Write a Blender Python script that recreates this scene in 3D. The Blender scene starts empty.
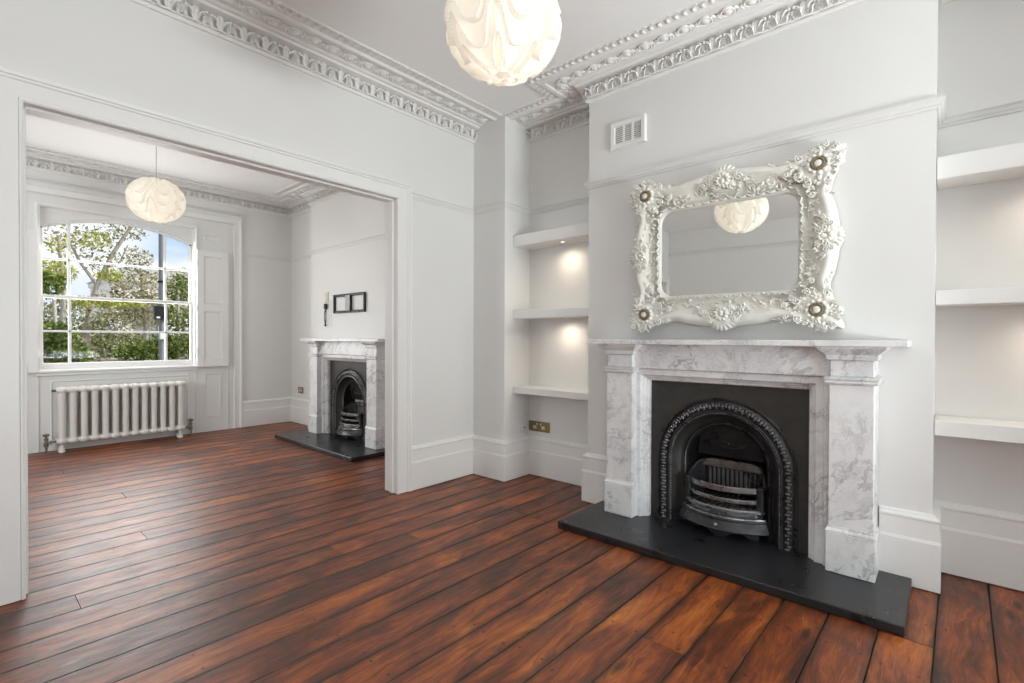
import bpy, bmesh, math, random
from mathutils import Matrix, Vector
import numpy as np
PI = math.pi
random.seed(7)
SC = bpy.context.scene
COL = SC.collection
R = math.radians

# ------------------------------------------------------------------ helpers
class MB:
    def __init__(s): s.v = []; s.f = []
    def add(s, vs, fs, M=None):
        b = len(s.v)
        if M is not None: vs = [tuple(M @ Vector(p)) for p in vs]
        s.v += [tuple(p) for p in vs]; s.f += [tuple(i + b for i in f) for f in fs]
        return s
    def box(s, x0, x1, y0, y1, z0, z1, c=0.0, M=None):
        if c <= 0:
            vs = [(x, y, z) for x in (x0, x1) for y in (y0, y1) for z in (z0, z1)]
            return s.add(vs, [(0,1,3,2),(4,6,7,5),(0,4,5,1),(2,3,7,6),(0,2,6,4),(1,5,7,3)], M)
        c = min(c, (x1-x0)*.45, (y1-y0)*.45, (z1-z0)*.45)
        vs = []; idx = {}
        lo = (x0, y0, z0); hi = (x1, y1, z1)
        for sx in (0, 1):
            for sy in (0, 1):
                for sz in (0, 1):
                    sg = (sx, sy, sz)
                    for a in range(3):
                        p = []
                        for k in range(3):
                            e = hi[k] if sg[k] else lo[k]
                            if k != a: e += -c if sg[k] else c
                            p.append(e)
                        idx[(sg, a)] = len(vs); vs.append(tuple(p))
        fs = []
        for a in range(3):
            b, d = [k for k in range(3) if k != a]
            for sa in (0, 1):
                q = []
                for sb, sd in ((0,0),(1,0),(1,1),(0,1)):
                    sg = [0,0,0]; sg[a] = sa; sg[b] = sb; sg[d] = sd
                    q.append(idx[(tuple(sg), a)])
                fs.append(tuple(q))
            for sb in (0, 1):
                for sd in (0, 1):
                    g0 = [0,0,0]; g1 = [0,0,0]
                    g0[b] = g1[b] = sb; g0[d] = g1[d] = sd; g1[a] = 1
                    g0 = tuple(g0); g1 = tuple(g1)
                    fs.append((idx[(g0,b)], idx[(g1,b)], idx[(g1,d)], idx[(g0,d)]))
        for sx in (0,1):
            for sy in (0,1):
                for sz in (0,1):
                    fs.append(tuple(idx[((sx,sy,sz), a)] for a in range(3)))
        return s.add(vs, fs, M)
    def grid(s, fn, nu, nv, wrapu=False, M=None):
        # fn(i/nu, j/nv) -> point
        mu = nu if wrapu else nu + 1
        vs = [fn(i/nu, j/nv) for i in range(mu) for j in range(nv+1)]
        fs = []
        for i in range(nu):
            i2 = (i+1) % mu
            for j in range(nv):
                fs.append((i*(nv+1)+j, i2*(nv+1)+j, i2*(nv+1)+j+1, i*(nv+1)+j+1))
        return s.add(vs, fs, M)
    def lathe(s, prof, n=24, M=None, cap=True):
        vs = [(r*math.cos(2*PI*i/n), r*math.sin(2*PI*i/n), z) for r, z in prof for i in range(n)]
        fs = []
        for k in range(len(prof)-1):
            for i in range(n):
                j = (i+1) % n
                fs.append((k*n+i, k*n+j, (k+1)*n+j, (k+1)*n+i))
        if cap:
            if prof[0][0] > 1e-6: fs.append(tuple(range(n))[::-1])
            if prof[-1][0] > 1e-6: fs.append(tuple((len(prof)-1)*n+i for i in range(n)))
        return s.add(vs, fs, M)
    def tube(s, pts, rad, n=8, M=None, cap=True):
        pts = [Vector(p) for p in pts]; m = len(pts)
        if not hasattr(rad, '__len__'): rad = [rad]*m
        vs = []; up = None
        for i, p in enumerate(pts):
            d = (pts[min(i+1, m-1)] - pts[max(i-1, 0)])
            if d.length < 1e-9: d = Vector((0,0,1))
            d.normalize()
            if up is None:
                up = Vector((0,0,1)) if abs(d.z) < .9 else Vector((1,0,0))
            a = up - d*up.dot(d)
            if a.length < 1e-6: a = d.orthogonal()
            a.normalize(); up = a
            b = d.cross(a)
            for k in range(n):
                t = 2*PI*k/n
                vs.append(tuple(p + (a*math.cos(t) + b*math.sin(t))*rad[i]))
        fs = []
        for i in range(m-1):
            for k in range(n):
                l = (k+1) % n
                fs.append((i*n+k, i*n+l, (i+1)*n+l, (i+1)*n+k))
        if cap:
            fs.append(tuple(range(n))[::-1]); fs.append(tuple((m-1)*n+k for k in range(n)))
        return s.add(vs, fs, M)
    def sweep(s, path, prof, mp=None, closed=False, caps=True, closed_prof=False, M=None):
        """mitred sweep: path in 2-D, prof = (offset to the left, height)"""
        mp = mp or (lambda a, b, h: (a, b, h))
        m = len(path); P = [Vector(p) for p in path]; vs = []
        for i in range(m):
            def nrm(a, b):
                d = (b-a).normalized(); return Vector((-d.y, d.x))
            if closed or 0 < i < m-1:
                n1 = nrm(P[i-1], P[i]); n2 = nrm(P[i], P[(i+1) % m])
                k = 1 + n1.dot(n2)
                mi = (n1+n2)/max(k, .15)
            elif i == 0: mi = nrm(P[0], P[1])
            else: mi = nrm(P[-2], P[-1])
            for d, h in prof:
                q = P[i] + mi*d
                vs.append(mp(q.x, q.y, h))
        k = len(prof); fs = []
        kk = k if closed_prof else k-1
        for i in range(m if closed else m-1):
            j = (i+1) % m
            for a in range(kk):
                b = (a+1) % k
                fs.append((i*k+a, j*k+a, j*k+b, i*k+b))
        if caps and not closed:
            fs.append(tuple(range(k))[::-1]); fs.append(tuple((m-1)*k+a for a in range(k)))
        return s.add(vs, fs, M)
    def prism(s, poly, y0, y1, mp=None, M=None):
        n = len(poly); mp = mp or (lambda a, b, h: (a, h, b))
        vs = [mp(a, b, y0) for a, b in poly] + [mp(a, b, y1) for a, b in poly]
        fs = [tuple(range(n)), tuple(range(n, 2*n))[::-1]]
        fs += [(i, i+n, (i+1) % n + n, (i+1) % n) for i in range(n)]
        return s.add(vs, fs, M)
    def ball(s, c, rx, ry=None, rz=None, n=8, M=None):
        ry = ry or rx; rz = rz or rx
        nv = max(4, n//2+1)
        vs = [(c[0], c[1], c[2]-rz)]
        for j in range(1, nv):
            t = -PI/2 + PI*j/nv
            for i in range(n):
                a = 2*PI*i/n
                vs.append((c[0]+rx*math.cos(t)*math.cos(a), c[1]+ry*math.cos(t)*math.sin(a), c[2]+rz*math.sin(t)))
        vs.append((c[0], c[1], c[2]+rz)); L = len(vs)-1
        fs = [(0, 1+(i+1) % n, 1+i) for i in range(n)]
        for j in range(nv-2):
            for i in range(n):
                k = (i+1) % n
                fs.append((1+j*n+i, 1+j*n+k, 1+(j+1)*n+k, 1+(j+1)*n+i))
        fs += [(L, 1+(nv-2)*n+i, 1+(nv-2)*n+(i+1) % n) for i in range(n)]
        return s.add(vs, fs, M)
    def leaf(s, M, L=1., W=.5, relief=.2, curl=.25, lobes=4, nu=8, nv=12):
        """acanthus leaf lying in local xy, stem at the origin, tip at +y, face +z"""
        def fn(a, b):
            u = a*2-1; t = b
            w = W*.5*(math.sin(PI*min(1, t*.92+.10))**.6)*(1-.28*abs(math.sin(PI*lobes*t)))
            z = relief*(math.sin(PI*(t*.85+.08)))*(1-.55*u*u) + .12*relief*math.cos(u*PI*3)
            if t > .7: z += curl*relief*((t-.7)/.3)**2*2.0
            return (u*w, t*L - (curl*.25*L*max(0, t-.85)/.15*.5 if t > .85 else 0), z)
        return s.grid(fn, nu, nv, M=M)
    def scroll(s, M, r=.05, rad=.008, turns=1.5, n=22, flip=1):
        pts = []; rr = []
        for i in range(n):
            t = i/(n-1); a = t*turns*2*PI
            q = r*(1-t*.82)
            pts.append((q*math.cos(a)*flip, q*math.sin(a), rad*.5+t*rad*.8)); rr.append(rad*(1.0-.35*t))
        return s.tube(pts, rr, 6, M=M)
    def build(s, name, mat, parent=None, smooth=30, loc=None, rotz=0, recalc=True):
        me = bpy.data.meshes.new(name)
        me.from_pydata(s.v, [], s.f); me.update()
        if recalc:
            bm = bmesh.new(); bm.from_mesh(me)
            bmesh.ops.recalc_face_normals(bm, faces=bm.faces[:]); bm.to_mesh(me); bm.free()
        if smooth:
            me.polygons.foreach_set('use_smooth', [True]*len(me.polygons))
            me.set_sharp_from_angle(angle=R(smooth))
        me.materials.append(mat)
        o = bpy.data.objects.new(name, me); COL.objects.link(o)
        if parent is not None: o.parent = parent
        if loc: o.location = loc
        o.rotation_euler.z = rotz
        return o

def tag(o, label=None, cat=None, group=None, kind=None):
    if label: o['label'] = label
    if cat: o['category'] = cat
    if group: o['group'] = group
    if kind: o['kind'] = kind
    return o
def empty(name, loc, rotz=0):
    o = bpy.data.objects.new(name, None); COL.objects.link(o)
    o.empty_display_size = .1; o.location = loc; o.rotation_euler.z = rotz
    return o
def copy_tree(o, parent=None):
    c = o.copy(); COL.objects.link(c)
    if parent is not None: c.parent = parent; c.matrix_parent_inverse = o.matrix_parent_inverse.copy()
    for ch in list(o.children): copy_tree(ch, c)
    return c
def structure(o, label, cat): return tag(o, label, cat, kind='structure')
def T(x, y, z): return Matrix.Translation((x, y, z))
def RX(a): return Matrix.Rotation(R(a), 4, 'X')
def RY(a): return Matrix.Rotation(R(a), 4, 'Y')
def RZ(a): return Matrix.Rotation(R(a), 4, 'Z')
def S(x, y=None, z=None): return Matrix.Diagonal((x, y if y is not None else x, z if z is not None else x, 1))

# ------------------------------------------------------------------ materials
class NT:
    def __init__(s, name):
        s.m = bpy.data.materials.new(name); s.m.use_nodes = True
        s.t = s.m.node_tree; s.t.nodes.clear()
        s.out = s.t.nodes.new('ShaderNodeOutputMaterial')
    def n(s, typ, inp=None, **props):
        nd = s.t.nodes.new('ShaderNode'+typ)
        for k, v in props.items(): setattr(nd, k, v)
        for k, v in (inp or {}).items():
            sock = nd.inputs[k]
            if isinstance(v, bpy.types.NodeSocket): s.t.links.new(v, sock)
            else: sock.default_value = v
        return nd
    def math(s, op, a, b=0.0, c=None, clamp=False):
        nd = s.n('Math', {0: a, 1: b}, operation=op, use_clamp=clamp)
        if c is not None:
            if isinstance(c, bpy.types.NodeSocket): s.t.links.new(c, nd.inputs[2])
            else: nd.inputs[2].default_value = c
        return nd.outputs[0]
    def ramp(s, fac, stops, interp='LINEAR'):
        nd = s.n('ValToRGB', {'Fac': fac}); r = nd.color_ramp; r.interpolation = interp
        while len(r.elements) < len(stops): r.elements.new(.5)
        for e, (p, c) in zip(r.elements, stops):
            e.position = p; e.color = (c, c, c, 1) if not hasattr(c, '__len__') else (*c, 1)
        return nd.outputs['Color']
    def mix(s, fac, a, b, blend='MIX'):
        nd = s.n('Mix', data_type='RGBA', blend_type=blend)
        for k, v in ((0, fac), (6, a), (7, b)):
            if isinstance(v, bpy.types.NodeSocket): s.t.links.new(v, nd.inputs[k])
            else: nd.inputs[k].default_value = v if not hasattr(v, '__len__') or len(v) == 4 else (*v, 1)
        return nd.outputs[2]
    def noise(s, vec, scale, detail=4, rough=.55, dist=0.0):
        return s.n('TexNoise', {'Vector': vec, 'Scale': scale, 'Detail': detail, 'Roughness': rough, 'Distortion': dist}).outputs['Fac']
    def obj(s): return s.n('TexCoord').outputs['Object']
    def mapv(s, vec, scale=(1,1,1), loc=(0,0,0), rot=(0,0,0)):
        return s.n('Mapping', {'Vector': vec, 'Scale': scale, 'Location': loc, 'Rotation': rot}).outputs[0]
    def bump(s, h, strength=.3, dist=.01):
        return s.n('Bump', {'Height': h, 'Strength': strength, 'Distance': dist}).outputs[0]
    def bsdf(s, **k):
        nd = s.n('BsdfPrincipled', {kk.replace('_', ' '): v for kk, v in k.items()})
        s.t.links.new(nd.outputs[0], s.out.inputs[0]); return nd
def C4(r, g, b): return (r, g, b, 1)

def paint(name, col, rough=.55, var=.03, bump=.05, scale=18):
    t = NT(name); o = t.obj()
    n1 = t.noise(o, 1.7, 3); n2 = t.noise(o, scale*6, 2)
    c = t.mix(n1, [x*(1-var) for x in col], [min(1, x*(1+var)) for x in col])
    t.bsdf(Base_Color=c, Roughness=rough, Normal=t.bump(n2, bump, .002)); return t.m
def plain(name, col, rough=.5, metal=0., bump=0., scale=60, var=.08):
    t = NT(name); o = t.obj(); n1 = t.noise(o, scale, 4)
    c = t.mix(n1, [x*(1-var) for x in col], [x*(1+var) for x in col])
    k = dict(Base_Color=c, Roughness=rough, Metallic=metal)
    if bump: k['Normal'] = t.bump(n1, bump, .002)
    t.bsdf(**k); return t.m

MAT = {}
MAT['wall'] = paint('wall_paint', (.745, .741, .726), .6)
MAT['trim'] = paint('trim_paint', (.805, .80, .782), .38, .015, .03)
MAT['ceil'] = paint('ceiling_paint', (.88, .878, .872), .7)
MAT['cornice'] = paint('cornice_paint', (.82, .81, .79), .6, .03, .05)
MAT['slot'] = plain('dark_slot', (.05, .05, .05), .8)
MAT['cream'] = paint('cream_frame_paint', (.75, .735, .68), .5, .05, .12, 14)
MAT['gilt'] = plain('worn_gilt', (.20, .16, .085), .5, .3, .3, 90, .4)
MAT['brass'] = plain('aged_brass', (.27, .20, .075), .38, .75)
MAT['whiteplastic'] = plain('white_plastic', (.75, .75, .74), .35)
MAT['creamplastic'] = plain('cream_plastic', (.62, .6, .42), .4)
MAT['creampaint'] = paint('cream_door_paint', (.70, .66, .54), .45)
MAT['radiator'] = paint('radiator_enamel', (.72, .71, .67), .35, .02, .02)
MAT['valve'] = plain('valve_metal', (.22, .19, .14), .4, .8)
MAT['blackmetal'] = plain('black_metal', (.018, .018, .02), .45, .4)
MAT['cord'] = plain('grey_cord', (.45, .44, .42), .6)
MAT['bark'] = plain('bark', (.34, .31, .27), .9, 0, .5, 30, .4)
MAT['stucco'] = paint('pale_stucco', (.75, .73, .68), .8)
MAT['roofslate'] = plain('roof_slate', (.2, .21, .23), .7)
MAT['pavement'] = plain('pavement', (.3, .29, .28), .9)
MAT['brickwall'] = plain('garden_wall_stone', (.28, .26, .24), .9, 0, .3, 20, .3)

def m_marble():
    t = NT('carrara_marble'); o = t.obj()
    rv = t.n('ObjectInfo').outputs['Random']
    off = t.n('CombineXYZ', {0: t.math('MULTIPLY', rv, 7.), 1: t.math('MULTIPLY', rv, 3.), 2: t.math('MULTIPLY', rv, 11.)}).outputs[0]
    p = t.n('VectorMath', {0: o, 1: off}, operation='ADD').outputs[0]
    p = t.mapv(p, (1, 1, 1), rot=(.3, .75, .4))
    w = t.n('TexNoise', {'Vector': p, 'Scale': 3.2, 'Detail': 6, 'Roughness': .62, 'Distortion': .5})
    p2 = t.n('VectorMath', {0: p, 1: t.n('VectorMath', {0: w.outputs['Color'], 3: .5}, operation='SCALE').outputs[0]}, operation='ADD').outputs[0]
    p2 = t.mapv(p2, (1.0, 1.0, 3.2))
    a = t.noise(p2, 2.6, 9, .62, .3)
    vein = t.math('ABSOLUTE', t.math('SUBTRACT', a, .5))
    vein = t.ramp(vein, [(0, 1), (.009, .7), (.032, .14), (.085, 0)])
    msk = t.ramp(t.noise(p, 3.1, 3), [(.38, 0), (.68, 1)])
    v = t.math('MULTIPLY', vein, msk)
    b = t.noise(p2, 9., 9, .7, .4)
    fine = t.ramp(t.math('ABSOLUTE', t.math('SUBTRACT', b, .52)), [(0, .7), (.03, .2), (.07, 0)])
    v2 = t.math('MULTIPLY', fine, t.ramp(t.noise(p, 4.5, 3), [(.48, 0), (.7, .75)]))
    cloud = t.ramp(t.noise(p2, 1.9, 8, .62), [(.28, (.62, .625, .64)), (.43, (.78, .78, .785)), (.66, (.86, .86, .86))])
    c = t.mix(v, cloud, (.27, .275, .29)); c = t.mix(v2, c, (.30, .30, .315))
    t.bsdf(Base_Color=c, Roughness=.32); return t.m
MAT['marble'] = m_marble()

def m_slate():
    t = NT('black_slate'); o = t.obj()
    n = t.noise(t.mapv(o, (1, 1, 1)), 9, 8, .65); f = t.noise(o, 160, 3)
    c = t.ramp(n, [(.25, (.011, .011, .012)), (.6, (.021, .021, .0235)), (.8, (.036, .036, .039))])
    r = t.ramp(n, [(.3, .24), (.7, .40)])
    t.bsdf(Base_Color=c, Roughness=r, Normal=t.bump(f, .12, .002)); return t.m
MAT['slate'] = m_slate()

def m_iron(name, lo, hi, rough, metal=.55):
    t = NT(name); o = t.obj(); n = t.noise(o, 14, 6, .65); f = t.noise(o, 240, 3)
    c = t.ramp(n, [(.3, lo), (.7, hi)])
    t.bsdf(Base_Color=c, Roughness=t.ramp(n, [(.3, rough-.06), (.7, rough+.1)]), Metallic=metal, Normal=t.bump(f, .18, .002)); return t.m
MAT['iron'] = m_iron('blackleaded_cast_iron', (.028, .028, .030), (.062, .062, .066), .30)
MAT['ironplate'] = m_iron('matt_cast_iron', (.046, .044, .042), (.075, .072, .068), .46)
MAT['soot'] = m_iron('sooty_cast_iron', (.012, .012, .0125), (.028, .028, .029), .5)
MAT['polished'] = m_iron('polished_cast_iron', (.24, .242, .25), (.32, .322, .33), .27, .9)

def m_floor():
    t = NT('stained_pine_boards')
    g = t.n('NewGeometry').outputs['Position']
    bid = t.n('Attribute', attribute_name='board').outputs['Fac']
    by = t.n('Attribute', attribute_name='across').outputs['Fac']      # metres across the board
    off = t.n('CombineXYZ', {0: t.math('MULTIPLY', bid, 37.), 1: t.math('MULTIPLY', bid, 91.), 2: bid}).outputs[0]
    p = t.n('VectorMath', {0: g, 1: off}, operation='ADD').outputs[0]
    # flowing grain: warp then stretch along the board
    w = t.n('TexNoise', {'Vector': t.mapv(p, (.9, 3, 1)), 'Scale': 2.2, 'Detail': 3, 'Roughness': .5}).outputs['Color']
    pw = t.n('VectorMath', {0: p, 1: t.n('VectorMath', {0: w, 3: .16}, operation='SCALE').outputs[0]}, operation='ADD').outputs[0]
    ps = t.mapv(pw, (1.1, 14, 1))
    grain = t.noise(ps, 2.6, 8, .66, .35)
    fine = t.noise(t.mapv(pw, (4, 90, 1)), 2.2, 5, .6)
    patch = t.noise(t.mapv(p, (1.5, 3.2, 1)), 1.55, 4, .6, .6)
    fac = t.math('ADD', t.math('MULTIPLY', grain, .44), t.math('MULTIPLY', patch, .62))
    fac = t.math('ADD', fac, t.math('MULTIPLY', t.math('SUBTRACT', bid, .5), .09))
    fac = t.math('ADD', fac, t.math('MULTIPLY', t.math('SUBTRACT', fine, .5), .30))
    c = t.ramp(fac, [(.33, (.018, .007, .004)), (.43, (.068, .018, .0065)), (.53, (.168, .038, .0105)),
                     (.63, (.335, .084, .014)), (.78, (.56, .20, .028))])
    # cathedral rings around knots
    vo = t.n('TexVoronoi', {'Vector': t.mapv(p, (.95, 3.6, 1)), 'Scale': 1.25, 'Randomness': 1.}, feature='F1', voronoi_dimensions='2D')
    d = vo.outputs['Distance']
    knot = t.ramp(d, [(0, 1), (.035, .95), (.075, 0)])
    sel = t.math('GREATER_THAN', t.n('SeparateColor', {0: vo.outputs['Color']}).outputs[0], .62)
    c = t.mix(t.math('MULTIPLY', t.math('MULTIPLY', knot, sel), .85), c, (.012, .005, .003))
    ring = t.math('SINE', t.math('MULTIPLY', d, 120.))
    rm = t.math('MULTIPLY', t.math('MULTIPLY', t.ramp(d, [(.06, 1), (.30, 0)]), sel), t.math('MULTIPLY', t.math('ADD', ring, 1.), .16))
    c = t.mix(rm, c, (.03, .010, .005))
    # dark wear along the edges of boards
    edge = t.math('MINIMUM', by, t.math('SUBTRACT', .172, by))
    en = t.math('ADD', edge, t.math('MULTIPLY', t.math('SUBTRACT', t.noise(t.mapv(p, (3, 8, 1)), 3, 4), .5), .045))
    c = t.mix(t.ramp(en, [(0, .75), (.012, .35), (.03, 0)]), c, (.018, .008, .005))
    # nail heads in pairs on the joist lines
    xs = t.n('SeparateXYZ', {0: g}).outputs
    nx = t.math('SUBTRACT', t.math('MODULO', t.math('ADD', xs[0], 10.11), .42), .21)
    nx = t.math('ADD', nx, t.math('MULTIPLY', t.math('SUBTRACT', bid, .5), .03))
    ny = t.math('SUBTRACT', t.math('ABSOLUTE', t.math('SUBTRACT', by, .086)), .055)
    nd = t.math('SQRT', t.math('ADD', t.math('MULTIPLY', nx, nx), t.math('MULTIPLY', ny, ny)))
    nail = t.ramp(nd, [(.0, .9), (.0045, .85), (.008, 0)])
    c = t.mix(nail, c, (.008, .005, .004))
    # scattered dents
    vd = t.n('TexVoronoi', {'Vector': g, 'Scale': 13.}, feature='F1').outputs
    dent = t.math('MULTIPLY', t.ramp(vd['Distance'], [(0, .8), (.06, .6), (.1, 0)]), t.math('GREATER_THAN', t.n('SeparateColor', {0: vd['Color']}).outputs[1], .8))
    c = t.mix(dent, c, (.01, .005, .004))
    wav = t.noise(t.mapv(g, (3.0, 9, 1)), 3.2, 5, .6)
    h = t.math('ADD', t.math('MULTIPLY', wav, 1.), t.math('MULTIPLY', fine, .12))
    h = t.math('SUBTRACT', h, t.math('MULTIPLY', dent, .4))
    rough = t.ramp(t.noise(t.mapv(g, (2, 6, 1)), 3, 4), [(.3, .38), (.7, .50)])
    t.bsdf(Base_Color=c, Roughness=rough, Specular_IOR_Level=.5, Normal=t.bump(h, .22, .006), Coat_Weight=.14, Coat_Roughness=.32, Coat_Normal=t.bump(wav, .2, .006))
    return t.m
MAT['floor'] = m_floor()

def m_lamp():
    t = NT('lamp_shade_plastic'); o = t.obj()
    d = t.n('BsdfDiffuse', {'Color': C4(.86, .845, .81)})
    tr = t.n('BsdfTranslucent', {'Color': C4(.93, .905, .85)})
    mx = t.n('MixShader', {0: .5, 1: d.outputs[0], 2: tr.outputs[0]})
    em = t.n('Emission', {'Color': C4(1, .95, .86), 'Strength': LAMP_GLOW})
    ad = t.n('AddShader', {0: mx.outputs[0], 1: em.outputs[0]})
    t.t.links.new(ad.outputs[0], t.out.inputs[0]); return t.m
LAMP_GLOW = .13
MAT['lamp'] = m_lamp()
def m_emit(name, col, st):
    t = NT(name); e = t.n('Emission', {'Color': (*col, 1), 'Strength': st}); t.t.links.new(e.outputs[0], t.out.inputs[0]); return t.m
MAT['bulb'] = m_emit('bulb_glow', (1, .85, .62), 3.)
MAT['spot'] = m_emit('spotlight_glow', (1, .88, .70), 4.)
def m_mirror():
    t = NT('silvered_glass'); t.bsdf(Base_Color=C4(.88, .89, .88), Metallic=1., Roughness=.012); return t.m
MAT['mirror'] = m_mirror()
def m_glass():
    t = NT('window_glass')
    tr = t.n('BsdfTransparent', {'Color': C4(.97, .98, .98)}); gl = t.n('BsdfGlossy', {'Roughness': .02})
    fr = t.n('Fresnel', {'IOR': 1.4})
    mx = t.n('MixShader', {0: t.math('MULTIPLY', fr.outputs[0], .08), 1: tr.outputs[0], 2: gl.outputs[0]})
    t.t.links.new(mx.outputs[0], t.out.inputs[0]); return t.m
MAT['glass'] = m_glass()
def m_leaves(name, cols):
    t = NT(name); rnd = t.n('NewGeometry').outputs['Random Per Island']
    st = [(i/max(1, len(cols)-1), c) for i, c in enumerate(cols)]
    c = t.ramp(rnd, st)
    d = t.n('BsdfDiffuse', {'Color': c}); tr = t.n('BsdfTranslucent', {'Color': c})
    mx = t.n('MixShader', {0: .35, 1: d.outputs[0], 2: tr.outputs[0]})
    t.t.links.new(mx.outputs[0], t.out.inputs[0]); return t.m

# ------------------------------------------------------------------ key dimensions (metres)
YO = 3.165; YO2 = 3.30                # partition with the wide opening
XB = 3.095                            # chimney breast face
XN = 3.39                             # alcove back
BY0, BY1 = .045, 1.985                # breast ends
PX = 3.06; PY = 2.79                  # pier in the corner
YW = 7.09                             # window wall face
ZC = 3.08                             # ceiling
XL = -2.0; YB = -2.7
OX0, OX1, OZ = .208, 2.24, 2.27        # opening
FSH = 4.18                            # far room chimney shift
FBY0, FBY1, FXN = 4.22, 6.26, 3.215
WX0, WX1, WZ0, WZ1 = .573, 1.996, .84, 2.575   # window opening

# ------------------------------------------------------------------ room shell
mb = MB()
bw = .172; pitch = .175; vals = []
yk = .03 - pitch*16
rng = random.Random(3)
fixed = {}
def row(y): return int(math.floor((y - .03)/pitch))
for x, y in ((1.81, 2.06), (2.563, 2.06), (.363, 2.95), (2.52, .06), (1.835, 2.33), (2.58, 2.25), (1.42, 2.5), (.753, 3.68), (1.83, .80)):
    fixed.setdefault(row(y), []).append(x)
board_attr = []; across_attr = []
k = -16
while .03 + k*pitch < 7.22:
    y0 = .03 + k*pitch; y1 = y0 + bw
    cuts = sorted(fixed.get(k, []) + ([rng.uniform(-.8, .1)] if k in fixed else [rng.uniform(-.9, 3.3)] if rng.random() < .35 else []))
    xs = [-2.08] + cuts + [3.62]
    for a, b in zip(xs[:-1], xs[1:]):
        r = rng.random(); c = .0022
        g = .0022
        prof = [(y0, -.02), (y0, -c), (y0+c, 0), (y1-c, 0), (y1, -c), (y1, -.02)]
        rot = lambda x, y: y - (x-1.5)*math.tan(R(0.9)) if False else y
        n0 = len(mb.v)
        for x in (a+g*.6, b-g*.6):
            for yy, z in prof:
                mb.v.append((x, yy - (x-2.5)*.016, z)); across_attr.append(yy-y0); board_attr.append(r)
        for i in range(5): mb.f.append((n0+i, n0+6+i, n0+7+i, n0+1+i))
        mb.f.append(tuple(n0+i for i in range(6))); mb.f.append(tuple(n0+6+i for i in range(6)))
    k += 1
nb = len(mb.v)
mb.v += [(-2.08, -2.75, -.021), (3.62, -2.75, -.021), (3.62, 7.2, -.021), (-2.08, 7.2, -.021)]
mb.f.append((nb, nb+1, nb+2, nb+3)); board_attr += [0.]*4; across_attr += [0.]*4
fl = mb.build('floor', MAT['floor'], smooth=0, recalc=False)
bm = bmesh.new(); bm.from_mesh(fl.data); bmesh.ops.recalc_face_normals(bm, faces=bm.faces[:]); bm.to_mesh(fl.data); bm.free()
for nm, arr in (('board', board_attr), ('across', across_attr)):
    at = fl.data.attributes.new(nm, 'FLOAT', 'POINT'); at.data.foreach_set('value', arr)
structure(fl, 'dark reddish brown stained wide pine floorboards running through both rooms', 'floor')

structure(MB().box(-2.1, 3.65, -2.85, 7.35, ZC, ZC+.12).build('ceiling', MAT['ceil'], smooth=0),
          'plain white plaster ceiling over both rooms', 'ceiling')

def slab(name, boxes, label, mat='wall', cat='wall'):
    b = MB()
    for q in boxes: b.box(*q)
    return structure(b.build(name, MAT[mat], smooth=0), label, cat)
fc = .98; IC = .018
slab('wall_right', [
    (XN, 3.62, YB, PY, 0, ZC),                                   # alcove backs
    (PX, 3.62, PY, YO2, 0, ZC),                                  # corner pier
    (XB, XN, BY0, fc+IC-.455, 0, ZC), (XB, XN, fc+IC+.455, BY1, 0, ZC), (XB, XN, fc+IC-.455, fc+IC+.455, .94, ZC),   # breast round the hearth opening
    (2.80, XN, YB, -.76, 0, ZC),  # out-of-view wall return, built out to shade the right alcove
], 'pale grey wall with chimney breast and shelved alcoves on the right')
fc2 = fc + FSH
slab('wall_right_rear', [
    (FXN, 3.62, YO2, YW+.22, 0, ZC),
    (XB, FXN, FBY0, fc2+IC-.455, 0, ZC), (XB, FXN, fc2+IC+.455, FBY1, 0, ZC), (XB, FXN, fc2+IC-.455, fc2+IC+.455, .94, ZC),
], 'pale wall with the far chimney breast in the back room')
slab('wall_front', [
    (XL, XL+.10, YO, YO2, 0, ZC), (XL+.92, OX0-.02, YO, YO2, 0, ZC), (XL+.10, XL+.92, YO, YO2, 2.24, ZC), (OX1+.02, PX, YO, YO2, 0, ZC), (OX0-.02, OX1+.02, YO, YO2, OZ+.02, ZC)],
    'pale partition wall with the wide cased opening between the rooms')
slab('wall_rear', [
    (-2.1, WX0-.02, YW, YW+.22, 0, ZC), (WX1+.02, FXN, YW, YW+.22, 0, ZC),
    (WX0-.02, WX1+.02, YW, YW+.22, 0, WZ0), (WX0-.02, WX1+.02, YW, YW+.22, WZ1+.02, ZC)],
    'pale wall around the sash window at the far end')
slab('wall_left', [(XL-.1, XL, YB, -2.3, 0, ZC), (XL-.1, XL, -.5, 4.1, 0, ZC), (XL-.1, XL, -2.3, -.5, 0, .35), (XL-.1, XL, -2.3, -.5, 2.5, ZC), (XL-.1, XL, 5.7, YW, 0, ZC), (XL-.1, XL, 4.1, 5.7, 0, .8), (XL-.1, XL, 4.1, 5.7, 2.6, ZC)], 'pale plain wall opposite the fireplaces seen in the mirror')
slab('wall_back', [(-2.1, .85, YB-.15, YB, 0, ZC), (3.0, 3.62, YB-.15, YB, 0, ZC), (.85, 3.0, YB-.15, YB, 2.62, ZC), (.85, 3.0, YB-.15, YB, 0, .25)],
     'wall behind the camera with a tall garden window')
# garden window behind the camera
w2 = empty('window_2', (0, YB-.08, 0)); structure(w2, 'tall garden window behind the viewpoint', 'window')
b = MB()
for x in (.88, 1.58, 2.27, 2.97): b.box(x-.03, x+.03, -.03, .03, .28, 2.6, .004)
for z in (.28, 1.4, 2.59): b.box(.85, 3.0, -.028, .028, z-.03, z+.03, .004)
b.build('window_frame', MAT['trim'], w2)
MB().box(.85, 3.0, -.004, .004, .25, 2.62).build('pane', MAT['glass'], w2, smooth=0)

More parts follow.
